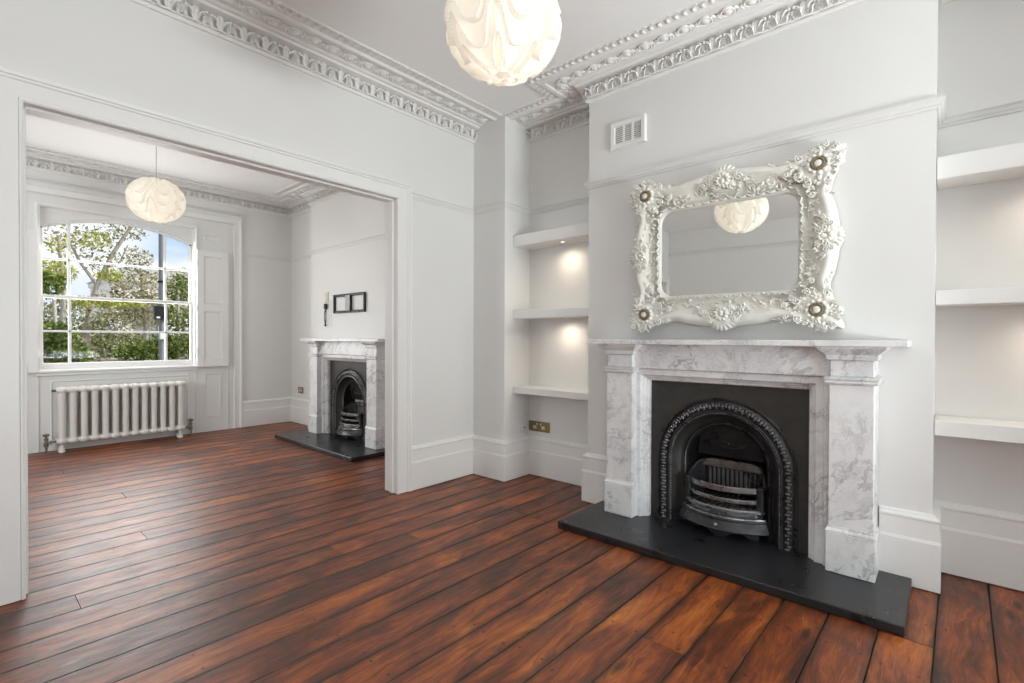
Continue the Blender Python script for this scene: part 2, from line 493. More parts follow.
w4 = empty('added_window_4', (XL-.05, -1.4, 0)); structure(w4, 'unseen side window added to light the front room', 'window')  # invented window, houses the fill light for breast and fireplace
b = MB()
for y in (-.87, 0, .87): b.box(-.03, .03, y-.03, y+.03, .38, 2.47, .004)
for z in (.38, 1.4, 2.47): b.box(-.028, .028, -.9, .9, z-.03, z+.03, .004)
b.build('window_frame', MAT['trim'], w4)
MB().box(-.004, .004, -.9, .9, .35, 2.5).build('pane', MAT['glass'], w4, smooth=0)
w3 = empty('added_window_3', (XL-.05, 4.9, 0)); structure(w3, 'unseen side window added to light the far room', 'window')  # invented window, houses the fill light for the far room
b = MB()
for y in (-.77, 0, .77): b.box(-.03, .03, y-.03, y+.03, .83, 2.57, .004)
for z in (.83, 1.7, 2.57): b.box(-.028, .028, -.8, .8, z-.03, z+.03, .004)
b.build('window_frame', MAT['trim'], w3)
MB().box(-.004, .004, -.8, .8, .8, 2.6).build('pane', MAT['glass'], w3, smooth=0)

# ---- baseboards
def base_prof(h, z0=.006):
    return [(0, z0), (.032, z0), (.032, z0+h*.62), (.029, z0+h*.635), (.028, z0+h*.65), (.0265, z0+h*.655), (.025, z0+h*.90),
            (.030, z0+h*.915), (.029, z0+h*.94), (.020, z0+h*.955), (.014, z0+h*.985), (0, z0+h)]
def run(name, paths, prof, mat, label, cat):
    b = MB()
    for p in paths: b.sweep(p, prof)
    return structure(b.build(name, MAT[mat], smooth=25), label, cat)
# paths run so that the room is on their left
run('baseboard_front', [[(PX, YO), (OX1+.125, YO)]], base_prof(.345), 'trim', 'white tall moulded baseboard right of the opening', 'baseboard')
run('baseboard_alcove', [[(XN, BY1), (XN, PY), (PX, PY), (PX, YO)]], base_prof(.335), 'trim', 'white moulded baseboard round the left alcove and corner pier', 'baseboard')
run('baseboard_breast', [[(XB, fc+.74), (XB, BY1), (XN, BY1)][::1]], base_prof(.355), 'trim', 'short white baseboard on the breast left of the marble', 'baseboard')
run('baseboard_right', [[(XN, BY0), (XB, BY0), (XB, fc-.732)], [(XN, -.76), (XN, BY0)]], base_prof(.36), 'trim', 'white tall baseboard on the breast and right alcove', 'baseboard')
run('baseboard_rear', [[(FXN, FBY1), (FXN, YW), (2.534, YW)]], base_prof(.345), 'trim', 'white moulded baseboard in the far room corner', 'baseboard')
run('baseboard_left', [[(XL, YW), (XL, YO2)], [(XL, YO), (XL, YB)], [(OX1+.125, YO2), (FXN, YO2), (FXN, FBY0), (XB, FBY0), (XB, fc2-.74)], [(XB, fc2+.74), (XB, FBY1), (FXN, FBY1)]],
    base_prof(.345), 'trim', 'white baseboards on the left wall and far chimney breast', 'baseboard')

# ---- picture rails
RZ0 = 2.30
rail_prof = [(0, RZ0), (.008, RZ0), (.012, RZ0+.012), (.018, RZ0+.014), (.024, RZ0+.030), (.034, RZ0+.038), (.034, RZ0+.046), (.012, RZ0+.050), (0, RZ0+.052)]
run('trim_1', [[(XN, -.76), (XN, BY0), (XB, BY0), (XB, BY1), (XN, BY1), (XN, PY), (PX, PY), (PX, YO), (OX1+.13, YO)]], rail_prof, 'wall',
    'white picture rail running round the front room', 'picture rail')
run('trim_2', [[(FXN, YO2), (FXN, FBY0), (XB, FBY0), (XB, FBY1), (FXN, FBY1), (FXN, YW), (2.534, YW)]], [(d, z-.01) for d, z in rail_prof], 'wall',
    'white picture rail running round the far room', 'picture rail')
run('trim_3', [[(XL, YO), (XL, YB)]], [(d, z+.38) for d, z in rail_prof], 'wall', 'thin white rail high on the left wall in the mirror', 'picture rail')

# ---- cornices
CP = [(0, 2.935), (.014, 2.935), (.020, 2.943), (.022, 2.953), (.002, 2.958), (.002, 3.038), (.050, 3.041), (.074, 3.048), (.080, 3.060), (.100, 3.062),
      (.106, 3.066), (.112, 3.074), (.228, 3.074), (.234, 3.064), (.244, 3.060), (.268, 3.060), (.276, 3.066), (.282, 3.073), (.352, 3.073), (.36, 3.08), (0, 3.08)]
def orn_units():
    units = []
    return units
def add_orn(b, o, t, n, L, d0=0., d1=0., per=.125):
    """ornament along a straight wall run of length L from o, direction t, outward n; the mitres are o and o+tL with slopes d0, d1"""
    def M(s, d, z):
        m = Matrix(((t[0], n[0], 0, 0), (t[1], n[1], 0, 0), (0, 0, 1, 0), (0, 0, 0, 1)))
        p = (o[0]+t[0]*s+n[0]*d, o[1]+t[1]*s+n[1]*d, z)
        return T(*p) @ m
    cnt = max(1, round(L/per)); q = L/cnt
    for i in range(cnt):
        s = (i+.5)*q
        # frieze: an upright acanthus leaf between two smaller curled ones
        up = RX(76)
        b.leaf(M(s, .046, 2.953) @ up, .094, .050, .020, 1.0, 3, 6, 8)
        for sg in (-1, 1):
            b.leaf(M(s+sg*q*.33, .048, 2.953) @ up @ RZ(sg*-20), .060, .030, .018, 1.0, 2, 4, 6)
            b.leaf(M(s+sg*q*.5, .046, 2.966) @ up @ RZ(sg*12), .050, .020, .014, 1.0, 2, 4, 5)
            b.tube([M(s+sg*q*.12, .060, 2.985).translation, M(s+sg*q*.24, .068, 3.004).translation, M(s+sg*q*.36, .064, 3.010).translation], [.004, .006, .005], 5)
            b.ball(tuple(M(s+sg*q*.40, .064, 3.010).translation), .009, n=6)
        b.tube([M(s-q*.5, .026, 2.960).translation, M(s, .040, 2.957).translation, M(s+q*.5, .026, 2.960).translation], .007, 5)
    # flower band: alternating roundel and leaf pair
    lo, hi = -d0*.17, L + d1*.17
    cnt2 = max(1, round((hi-lo)/per)); q2 = (hi-lo)/cnt2
    for i in range(cnt2):
        s = lo + (i+.5)*q2; m = M(s, .170, 3.073)
        b.lathe([(.044, 0), (.044, -.005), (.038, -.010), (.031, -.004), (.024, -.006), (.018, -.014), (.008, -.017), (0, -.017)], 14, M=m)
        for k in range(3):
            for sg in (-1, 1):
                b.leaf(M(s+sg*q2*.5, .170, 3.073) @ RX(180) @ RZ(sg*90+(k-1)*52), .036 if k == 1 else .040, .020, .010, .6, 2, 4, 5)
    # scalloped outer band on the ceiling
    lo, hi = -d0*.32, L + d1*.32
    cnt3 = max(1, round((hi-lo)/.052)); q3 = (hi-lo)/cnt3
    for i in range(cnt3):
        s = lo + (i+.5)*q3
        b.leaf(M(s, .286, 3.075) @ RX(180) @ S(1, -1, 1), .056, .040, .012, .7, 1, 4, 5)
        b.ball(tuple(M(s+q3*.5, .346, 3.074).translation), .008, .008, .006, n=6)
def cornice(name, paths, label):
    b = MB(); orn = MB()
    for path in paths:
        b.sweep(path, CP, closed_prof=True)
        m = len(path)
        for i in range(m-1):
            a = Vector(path[i]); c = Vector(path[i+1]); t = (c-a).normalized(); n = Vector((-t.y, t.x))
            def sl(j):
                if j <= 0 or j >= m-1: return 0.
                u = (Vector(path[j])-Vector(path[j-1])).normalized(); v = (Vector(path[j+1])-Vector(path[j])).normalized()
                return -1. if u.x*v.y - u.y*v.x > 0 else 1.
            add_orn(orn, a, t, n, (c-a).length, sl(i), sl(i+1))
    o = b.build(name, MAT['cornice'], smooth=25); structure(o, label, 'cornice')
    orn.build('cornice_ornament', MAT['cornice'], o, smooth=50, recalc=False)
cornice('trim_4', [[(PX, YO), (-.3, YO)]], 'white ornate plaster cornice above the wide opening')
cornice('trim_5', [[(XN, -.76), (XN, BY0), (XB, BY0), (XB, BY1), (XN, BY1), (XN, PY)]], 'white ornate plaster cornice over the near chimney breast and alcoves')
cornice('trim_6', [[(FXN, YO2), (FXN, FBY0), (XB, FBY0), (XB, FBY1), (FXN, FBY1), (FXN, YW), (XL, YW)]], 'white ornate plaster cornice round the far room')

# ---- opening casing (both faces) and lining
pr = [(0, 0), (0, .016), (.008, .022), (.014, .022), (.017, .012), (.021, .013), (.021, .016), (.088, .018), (.092, .026), (.098, .027), (.103, .021), (.108, .030), (.118, .034), (.124, .033), (.126, 0)]
b = MB()
for ys, sg in ((YO, -1), (YO2, 1)):
    b.sweep([(OX0, .004), (OX0, OZ), (OX1, OZ), (OX1, .004)], pr, mp=lambda a, c, h: (a, ys+sg*h, c))
structure(b.build('trim_7', MAT['trim'], smooth=25), 'white moulded casing around the wide opening between rooms', 'door casing')
b = MB()
b.box(OX1, OX1+.025, YO-.002, YO2+.002, .004, OZ, .002); b.box(OX0-.025, OX0, YO-.002, YO2+.002, .004, OZ, .002)
b.box(OX0-.025, OX1+.025, YO-.002, YO2+.002, OZ, OZ+.025, .002)
b.box(OX1-.012, OX1+.004, YO+.035, YO+.075, .004, OZ, .002); b.box(OX0-.004, OX0+.012, YO+.035, YO+.075, .004, OZ, .002)
b.box(OX0, OX1, YO+.035, YO+.075, OZ-.012, OZ+.004, .002)
structure(b.build('trim_8', MAT['trim'], smooth=25), 'white timber lining inside the wide opening', 'door lining')

# door seen in the mirror
d1 = empty('door_1', (XL+.51, YO, 0)); structure(d1, 'cream panelled door beside the left wall seen in the mirror', 'door')
b = MB(); b.sweep([(-.41, .004), (-.41, 2.24), (.41, 2.24), (.41, .004)], pr[:-1] + [(.095, .02), (.095, 0)] if False else [(0, 0), (0, .016), (.01, .022), (.07, .020), (.078, .03), (.095, .03), (.097, 0)], mp=lambda a, c, h: (a, -h, c))
b.build('door_frame', MAT['trim'], d1)
b = MB(); b.box(-.41, .41, .03, .07, .006, 2.24, .003)
for z0, z1 in ((.2, .95), (1.1, 2.08)):
    for x0, x1 in ((-.3, -.05), (.05, .3)):
        b.sweep([(x0, z0), (x0, z1), (x1, z1), (x1, z0)], [(0, .0), (0, .012), (-.02, .012), (-.02, 0)], mp=lambda a, c, h: (a, .03-h, c), closed=True)
b.build('door_panel', MAT['creampaint'], d1)
b = MB(); b.ball((.33, -.02, 1.02), .026, .026, .026, 12); b.tube([(.33, .03, 1.02), (.33, -.01, 1.02)], .010, 8); b.build('door_knob', MAT['brass'], d1)

# ------------------------------------------------------------------ window and its panelling
win = empty('window_1', (0, YW, 0)); structure(win, 'white arched sash window with twelve panes at the far end', 'window')
b = MB()
# box frame lining
b.box(WX0-.02, WX0+.012, -.02, .16, WZ0, WZ1, .003); b.box(WX1-.012, WX1+.02, -.02, .16, WZ0, WZ1, .003)
b.box(WX0-.02, WX1+.02, -.02, .16, WZ1-.002, WZ1+.02, .003); b.box(WX0-.02, WX1+.02, .0, .16, WZ0-.002, WZ0+.022, .003)
# thin beads round the box
b.sweep([(WX0, WZ0), (WX0, WZ1), (WX1, WZ1), (WX1, WZ0)], [(0, 0), (0, .03), (.012, .036), (.022, .03), (.026, 0)], mp=lambda a, c, h: (a, -h, c))
b.build('window_frame', MAT['trim'], win)
# spandrel board with the segmental arch cut in it
gx0, gx1 = WX0+.012, WX1-.012
cx = (gx0+gx1)/2; hw = (gx1-gx0)/2; zs, rise = 2.375, .155
rad = (hw*hw + rise*rise)/(2*rise); zc0 = zs + rise - rad
def arcz(x, dz=0.): return zc0 + math.sqrt(max(1e-6, (rad-dz)**2 - (x-cx)**2))
poly = [(gx0, WZ1), (gx1, WZ1)] + [(gx1 + (gx0-gx1)*i/24, arcz(gx1 + (gx0-gx1)*i/24)) for i in range(25)]
MB().prism(poly, .035, .075).build('spandrel_board', MAT['wall'], win, smooth=20)
# sashes
def sash(name, x0, x1, z0, z1, y0, y1, arch, bars_z, stile=.026, bot=.04, top=.032):
    b = MB()
    zt = (lambda x: arcz(x) if arch else z1)
    b.box(x0, x0+stile, y0, y1, z0, zt(x0+stile)-.004, .003); b.box(x1-stile, x1, y0, y1, z0, zt(x1-stile)-.004, .003)
    b.box(x0+stile, x1-stile, y0+.001, y1-.001, z0, z0+bot, .003)
    if arch:
        pl = [(x0+(x1-x0)*i/24, arcz(x0+(x1-x0)*i/24)) for i in range(25)]
        b.sweep(pl, [(0, y0), (0, y1), (-.02, y1), (-.02, y0)], mp=lambda a, c, h: (a, h, c), closed_prof=True)
    else: b.box(x0+stile, x1-stile, y0+.001, y1-.001, z1-top, z1, .003)
    o = b.build(name, MAT['trim'], win)
    g = MB()
    for x in (.822, 1.703): g.box(x-.013, x+.013, y0+.006, y1-.006, z0+bot, zt(x)-.01, .004)
    for z in bars_z: g.box(x0+stile, x1-stile, y0+.006, y1-.006, z-.011, z+.011, .004)
    g.build('glazing_bar', MAT['trim'], o)
    pp = [(x0+.01, z0+.01), (x1-.01, z0+.01)] + ([(x1-.01+(x0-x1+.02)*i/16, zt(x1-.01+(x0-x1+.02)*i/16)-.008) for i in range(17)] if arch else [(x1-.01, z1-.01), (x0+.01, z1-.01)])
    ym = (y0+y1)/2
    MB().prism(pp, ym-.002, ym+.002).build('pane', MAT['glass'], o, smooth=0)
sash('upper_sash', gx0, gx1, 1.622, WZ1, .085, .12, True, (2.045,), bot=.035)
sash('lower_sash', gx0, gx1, .86, 1.655, .045, .082, False, (1.268,), bot=.066, top=.034)
b = MB(); b.box(WX0-.06, WX1+.02, -.055, .16, WZ0-.012, WZ0+.016, .006); b.box(WX0-.03, WX1+.02, -.03, .0, WZ0-.045, WZ0-.012, .006)
b.build('window_sill', MAT['trim'], win)
b = MB(); b.lathe([(.006, 0), (.006, .02), (.012, .024), (.012, .03), (0, .032)], 10, M=T(1.28, .04, 1.655) @ RX(90)); b.build('sash_latch', MAT['brass'], win)

# architrave round the whole window bay, with panels beside and below
b = MB()
b.sweep([(.117, .004), (.117, 2.70), (2.44, 2.70), (2.44, .004)], [(0, 0), (0, .02), (.012, .028), (.018, .018), (.068, .022), (.074, .034), (.088, .040), (.094, .036), (.096, 0)], mp=lambda a, c, h: (a, YW-h, c))
b.box(.02, 2.537, YW-.050, YW, 2.792, 2.812, .006); b.box(.03, 2.53, YW-.03, YW, 2.845, 2.86, .006)
structure(b.build('trim_9', MAT['trim'], smooth=25), 'white moulded surround framing the whole window bay', 'architrave')
def panel(b, x0, x1, z0, z1, y=YW, raised=True):
    fr = [(0, 0), (0, .010), (-.006, .013), (-.012, .008), (-.018, .001)]
    b.sweep([(x0, z0), (x0, z1), (x1, z1), (x1, z0)], [(d, h) for d, h in fr], mp=lambda a, c, h: (a, y-h-.001, c), closed=True)
b = MB()
for q in ((2.10, 2.285, .19, .745), (2.10, 2.262, 2.43, 2.525), (.29, .475, .19, .745), (.30, .475, 2.43, 2.525), (.66, 1.92, .10, .74)): panel(b, *q)
for x in (WX1+.004, 2.365, WX0-.009, .20): b.box(x, x+.005, YW-.012, YW, .01, .80, .001)
structure(b.build('trim_10', MAT['trim'], smooth=25), 'white panel mouldings beside and below the far window', 'panelling')

def shutter(x0, x1, hinge, label):
    o = empty('window_shutter', ((x0+x1)/2, YW, .835)); tag(o, label, 'shutter', 'folding window shutters')
    w = x1-x0; h = 1.475
    # leaf = stiles and rails around two sunk panels
    b = MB(); st = .078; zm = .705
    b.box(-w/2, -w/2+st, -.062, -.03, 0, h, .003); b.box(w/2-st, w/2, -.062, -.03, 0, h, .003)
    for z0, z1 in ((0, .085), (zm, zm+.095), (h-.075, h)): b.box(-w/2+st, w/2-st, -.062, -.03, z0, z1, .002)
    b.build('shutter_leaf', MAT['trim'], o)
    for z0, z1 in ((.085, zm), (zm+.095, h-.075)):
        p = MB(); p.box(-w/2+st-.004, w/2-st+.004, -.048, -.034, z0-.004, z1+.004)
        p.sweep([(-w/2+st, z0), (-w/2+st, z1), (w/2-st, z1), (w/2-st, z0)], [(0, .062), (-.012, .056), (-.014, .050)], mp=lambda a, c, h_: (a, -h_, c), closed=True)
        p.build('shutter_panel', MAT['trim'], o)
    b = MB(); b.box(-w/2+.01, w/2+hinge*.028-.004 if hinge > 0 else w/2-.01, -.028, -.002, .01, h-.01, .003)
    b.build('folded_back_leaf', MAT['wall'], o)
    for z in (.2, .74, 1.3):
        hg = MB(); hg.lathe([(.007, -.035), (.007, .035)], 8, M=T(-hinge*w/2, -.066, z)); hg.build('hinge', MAT['trim'], o)
shutter(2.003, 2.362, 1, 'white two panel shutter folded back against wall right of far window')
shutter(.207, .566, -1, 'white shutter left of far window, mostly hidden by the opening jamb')

# ------------------------------------------------------------------ radiator
rad_o = empty('column_radiator', (1.265, 6.975, 0)); tag(rad_o, 'white cast iron column radiator under the far window', 'radiator')
NS = 13; rw = 1.15; sp = rw/NS
for i in range(NS):
    x = -rw/2 + (i+.5)*sp; b = MB()
    for y in (-.048, .048):
        b.tube([(x, y, .115), (x, y, .19), (x, y, .40), (x, y, .58), (x, y, .64)], [.033, .0285, .0285, .0285, .033], 14)
    for z, up in ((.645, 1), (.115, -1)):
        b.ball((x, -.052, z), .0442, .036, .036, 14); b.ball((x, .052, z), .0442, .036, .036, 14)
        b.tube([(x-sp*.5, -.045, z), (x+sp*.5, -.045, z)], .027, 10); b.tube([(x-sp*.5, .045, z), (x+sp*.5, .045, z)], .027, 10)
        b.box(x-.02, x+.02, -.05, .05, z-.02, z+.02)
    b.build('section', MAT['radiator'], rad_o, smooth=50)
for x in (-rw/2+sp*.5, rw/2-sp*.5):
    b = MB(); b.lathe([(.03, 0), (.024, .015), (.02, .05), (.024, .10)], 12, M=T(x, -.04, 0)); b.lathe([(.03, 0), (.024, .015), (.02, .05), (.024, .10)], 12, M=T(x, .04, 0))
    b.build('foot', MAT['radiator'], rad_o)
for sg in (-1, 1):
    v = MB(); x = sg*(rw/2+.075)
    v.lathe([(.011, 0), (.011, .06), (.02, .065), (.021, .10), (.015, .105), (.013, .125), (.018, .13), (.018, .15), (.010, .152), (.010, .165)], 14, M=T(x, 0, .005))
    v.tube([(x, 0, .105), (sg*(rw/2-.01), 0, .112)], .013, 10); v.tube([(x-sg*.03, 0, .106), (x-sg*.045, 0, .107)], .02, 6)
    vv = v.build('valve', MAT['valve'], rad_o)
    h = MB(); h.lathe([(.014, .165), (.026, .172), (.028, .185), (.02, .195), (0, .197)], 12, M=T(x, 0, .005)); h.build('valve_handwheel', MAT['valve'], vv)
b = MB(); b.tube([(-rw/2+.012, -.02, .645), (-rw/2-.035, -.02, .645)], .012, 8); b.build('bleed_plug', MAT['valve'], rad_o)

# ------------------------------------------------------------------ fireplaces (local: x right, y into the wall, z up; -y faces the room)
HZ = .045
def arch_path(rx, zs, z0=HZ+.001, n=28, cx=0.):
    p = [(cx-rx, z0), (cx-rx, (z0+zs)/2)]
    p += [(cx-rx*math.cos(PI*i/n), zs+rx*math.sin(PI*i/n)) for i in range(n+1)]
    p += [(cx+rx, (z0+zs)/2), (cx+rx, z0)]
    return p
XZ = lambda a, c, h: (a, -h, c)       # profile height = distance out from the wall plane
def bow(w, depth, y0, n=20):
    """plan arc from (-w, y0) to (w, y0) bulging by depth towards the room"""
    r = (w*w+depth*depth)/(2*depth); yc = y0 - depth + r; a0 = math.asin(min(1, w/r))
    return [(r*math.sin(-a0+2*a0*i/n), yc - r*math.cos(-a0+2*a0*i/n)) for i in range(n+1)]
def fireplace(y, names):
    so = empty('fireplace_surround', (XB, y, HZ), R(-90)); tag(so, names[0], 'fireplace', 'marble fireplace surrounds')
    Z = -HZ                                    # parts are drawn in floor heights, the empty sits on the hearth
    def P(mbx, nm, mat, par, sm=30):
        return mbx.build(nm, MAT[mat], par, smooth=sm, loc=(0, 0, Z) if par in (so, io) else None)
    io = None
    b = MB(); b.box(-.853, .853, -.268, -.001, 1.166, 1.198, .004); P(b, 'mantel_shelf', 'marble', so)
    for sg in (-1, 1):
        x0, x1 = sorted((sg*.540, sg*.725)); xc = (x0+x1)/2
        b = MB(); b.box(x0, x1, -.205, -.001, .22, .985, .003); pil = P(b, 'pilaster', 'marble', so)
        b = MB(); b.box(x0-.009, x1+.009, -.217, -.001, HZ+.001, .245, .003)
        b.sweep([(x0, -.001), (x0, -.205), (x1, -.205), (x1, -.001)], [(-.009, .243), (-.012, .250), (-.007, .260), (-.003, .264), (-.002, .274), (.004, .276)], caps=False)
        P(b, 'plinth', 'marble', pil)
        b = MB(); b.box(x0+.004, x1-.004, -.20, -.001, 1.0, 1.13, .002)
        pth = [(x0, -.001), (x0, -.205), (x1, -.205), (x1, -.001)]
        b.sweep(pth, [(.0, .978), (-.012, .982), (-.016, .990), (-.012, .998), (-.020, 1.006), (-.020, 1.016), (0, 1.020)], caps=False)
        b.sweep(pth, [(.002, 1.098), (-.010, 1.102), (-.012, 1.118), (-.012, 1.126), (-.022, 1.134), (-.040, 1.150), (-.046, 1.158), (-.046, 1.1655), (0, 1.1655)], caps=False)
        P(b, 'capital', 'marble', pil)
    # frieze and architrave with stepped jambs
    b = MB(); b.box(-.548, .548, -.168, -.001, 1.014, 1.1655, .002); P(b, 'frieze', 'marble', so)
    jp = [(0, 0), (0, .095), (.006, .108), (.016, .112), (.020, .120), (.030, .126), (.034, .140), (.040, .146), (.073, .146), (.078, .152), (.080, .165), (.106, .165), (.106, 0)]
    b = MB(); b.sweep([(-.453-IC, HZ+.001), (-.453-IC, .934), (.453-IC, .934), (.453-IC, HZ+.001)], jp, mp=XZ); P(b, 'jamb_moulding', 'marble', so, 20)

    # hearth slab on the floor
    ho = empty('hearth_slab', (XB, y, 0), R(-90)); tag(ho, names[1], 'hearth', 'slate hearths')
    b = MB(); b.box(-.862, .862, -.570, -.002, 0.002, HZ, .004); b.box(-.45-IC, .45-IC, -.01, .27, .002, HZ-.001, .002); b.build('slab', MAT['slate'], ho)

    # cast-iron insert
    io = empty('fireplace_insert', (XB, y+IC, HZ), R(-90)); tag(io, names[2], 'fireplace insert', 'cast iron fireplace inserts')
    PY_ = .070; zs = .447; w = .452; zt = .933
    # face plate with the arched hole
    ap = arch_path(.395, zs)
    b = MB(); m = len(ap); outer = []
    for a, c in ap:
        k = max(abs(a)/w, (c-HZ)/(zt-HZ)*1.0 if c > zs else 0)
        if c <= zs: outer.append((math.copysign(w, a), c))
        else:
            dx, dz = a, c-zs
            t1 = w/abs(dx) if abs(dx) > 1e-6 else 1e9; t2 = (zt-zs)/dz if dz > 1e-6 else 1e9
            t_ = min(t1, t2); outer.append((dx*t_, zs+dz*t_))
    for cxx in (-w, w):
        jj = min(range(m), key=lambda q: (outer[q][0]-cxx)**2 + (outer[q][1]-zt)**2); outer[jj] = (cxx, zt)
    vs = [(a, -PY_, c) for a, c in ap] + [(a, -PY_, c) for a, c in outer] + [(a, -.01, c) for a, c in ap] + [(a, -.01, c) for a, c in outer]
    fs = []
    for i in range(m-1):
        fs += [(i, i+1, m+i+1, m+i), (2*m+i, 2*m+i+1, 3*m+i+1, 3*m+i), (i, i+1, 2*m+i+1, 2*m+i)]
    b.add(vs, fs)
    P(b, 'face_plate', 'ironplate', io, 0)
    # moulded arch with beaded enrichment
    b = MB(); b.sweep(arch_path(.395, zs), [(.008, .060), (.010, .078), (.002, .086), (-.006, .084), (-.010, .076)], mp=XZ, caps=False)
    b.sweep(arch_path(.395, zs), [(-.010, .076), (-.016, .080), (-.030, .088), (-.046, .088), (-.056, .078), (-.060, .078), (-.066, .090), (-.074, .092), (-.080, .084), (-.088, .074)], mp=XZ, caps=False)
    ar = P(b, 'arch_moulding', 'iron', io)
    b = MB(); pth = arch_path(.395-.038, zs, n=60)
    def along(pth, step):
        out = []; P_ = [Vector(p) for p in pth]; acc = 0
        for a, c in zip(P_[:-1], P_[1:]):
            L = (c-a).length; d = (c-a)/L; s = -acc
            while s + step <= L:
                s += step; q = a + d*s; out.append((q.x, q.y, math.atan2(d.y, d.x)))
            acc = L - s
        return out
    for i, (a, c, an) in enumerate(along(pth, .019)):
        b.ball((0, 0, 0), .0085, .007, .007 if i % 2 else .010, 6, M=T(a, -.090, c) @ RY(-math.degrees(an)))
        sgn = 1 if i % 2 else -1
        b.ball((0, 0, .011*sgn), .007, .006, .006, 6, M=T(a, -.089, c) @ RY(-math.degrees(an)))
    b.build('beaded_enrichment', MAT['polished'], ar, smooth=50)
    b = MB()
    for a, c, an in along(arch_path(.395-.083, zs, n=60), .014): b.ball((a, -.083, c), .0055, .006, .0055, 6)
    b.build('small_bead_row', MAT['polished'], ar, smooth=50)
    # cove running back to the inner ring
    b = MB(); b.sweep(arch_path(.31, zs), [(0, .076), (-.012, .050), (-.030, .020), (-.052, .004), (-.062, .002)], mp=XZ, caps=False); P(b, 'cove', 'ironplate', io)
    b = MB(); b.sweep(arch_path(.25, zs), [(.006, .0), (.004, .016), (-.004, .022), (-.012, .018), (-.014, .008), (-.022, .006), (-.026, -.02)], mp=XZ, caps=False)
    ir = P(b, 'inner_ring', 'iron', io)
    b = MB(); b.sweep(arch_path(.25, zs), [(-.001, .020), (-.005, .0265), (-.010, .020)], mp=XZ, caps=False); b.build('ring_bead', MAT['polished'], ir)
    # firebox: barrel sides closing to a back
    b = MB(); ip = arch_path(.226, zs); k = len(ip)
    rings = [(1, -.018), (.97, .08), (.86, .18), (.62, .235), (.25, .25), (0.02, .252)]
    vs = []
    for f, yy in rings:
        for a, c in ip: vs.append((a*f, yy, HZ + (c-HZ)*(.55+.45*f) if f < 1 else c))
    fs = [(r*k+i, r*k+i+1, (r+1)*k+i+1, (r+1)*k+i) for r in range(len(rings)-1) for i in range(k-1)]
    b.add(vs, fs); P(b, 'firebox', 'soot', io, 40)
    # oval medallion on the hood
    b = MB(); hm = T(0, .055, .585) @ RX(90-24)
    b.add([(-.20, .075, .47), (.20, .075, .47), (.15, -.0, .66), (-.15, -.0, .66), (0, -.004, .675)], [(0, 1, 2, 4, 3)])
    for rr, th in ((1., .010), (.80, .005), (.62, .004)):
        b.tube([(rr*.115*math.cos(2*PI*i/32), rr*.052*math.sin(2*PI*i/32), .006) for i in range(33)], th*.6, 6, M=hm)
    for i in range(8):
        b.leaf(hm @ RZ(45*i) @ T(0, .012, .004) @ S(1, .5, 1), .055, .026, .012, .5, 2, 4, 5)
    b.ball((0, 0, .006), .016, .012, .010, 8, M=hm)
    P(b, 'hood_medallion', 'iron', io, 40)
    # fluted back plate of the basket
    fl_ = MB(); b = MB(); b.box(-.175, .175, .118, .135, .24, .405, .003)
    for i in range(11):
        x = -.135 + i*.027
        fl_.tube([(x, .116, .275), (x, .112, .385)], .0095, 8)
    fb = P(b, 'fire_back', 'iron', io); fl_.build('flute', MAT['polished'], fb)
    b = MB(); tp = [(-.178, .40), (-.165, .432), (-.11, .445), (.11, .445), (.165, .432), (.178, .40)]
    b.prism(tp, .09, .135); b.box(-.18, .18, .085, .125, .392, .412, .006); P(b, 'back_rail', 'polished', io)
    # sloping cheeks
    for sg in (-1, 1):
        b = MB(); pts = [(sg*.162, .10, .43), (sg*.182, .07, .425), (sg*.20, .04, .405), (sg*.212, .01, .375), (sg*.222, -.02, .352), (sg*.226, -.045, .345)]
        b.tube(pts, [.011, .011, .010, .010, .011, .013], 8)
        vs = [p for p in pts] + [(p[0], p[1], .20) for p in pts]; k2 = len(pts)
        b.add(vs, [(i, i+1, k2+i+1, k2+i) for i in range(k2-1)])
        P(b, 'cheek', 'iron', io, 40)
    # front bars between end blocks
    def bowbar(wd, dp, y0, prof, cp=True):
        b = MB(); b.sweep(bow(wd, dp, y0), prof, closed_prof=True, caps=cp); return b
    def bar(z0, z1, th=.016): return [(0, z0+.004), (.004, z0), (th-.004, z0), (th, z0+.004), (th, z1-.004), (th-.004, z1), (.004, z1), (0, z1-.004)]
    for z0, z1 in ((.312, .346), (.252, .276)):
        P(bowbar(.205, .085, -.055, bar(z0, z1)), 'front_bar', 'polished', io)
    for sg in (-1, 1):
        b = MB(); b.box(min(sg*.19, sg*.226), max(sg*.19, sg*.226), -.075, -.03, .19, .352, .006); P(b, 'bar_post', 'iron', io)
    # bottom grate
    b = MB()
    for i in range(13):
        x = -.18 + i*.03; yb = -.05 - .08*(1-(x/.2)**2)
        b.tube([(x+.012, .11, .225), (x-.012, yb, .225)], .007, 6)
    P(b, 'bottom_grate', 'iron', io)
    # stepped apron: ledge, ogee, bellied ash cover, foot band
    def ring(prof, wd, dp, y0, nm, mat):
        bp = bow(wd, dp, y0, 26); b = MB(); b.sweep(bp, prof, caps=True); return P(b, nm, mat, io, 35)
    ring([(.09, .222), (.0, .222), (-.006, .216), (-.006, .204), (.004, .198), (.012, .186), (.004, .180), (-.012, .176), (-.014, .168), (.09, .168)], .228, .095, -.055, 'grate_ledge', 'polished')
    ring([(.09, .174), (-.004, .172), (-.014, .168), (-.018, .160), (-.012, .154), (-.013, .146), (-.022, .132), (-.027, .118), (-.034, .112), (-.038, .104), (-.034, .097), (-.018, .094), (.0, .092), (.10, .090)], .236, .098, -.055, 'ash_cover', 'iron')
    # feet with an arched gap between
    b = MB(); bp = bow(.20, .085, -.045, 24)
    vs = []; fs = []
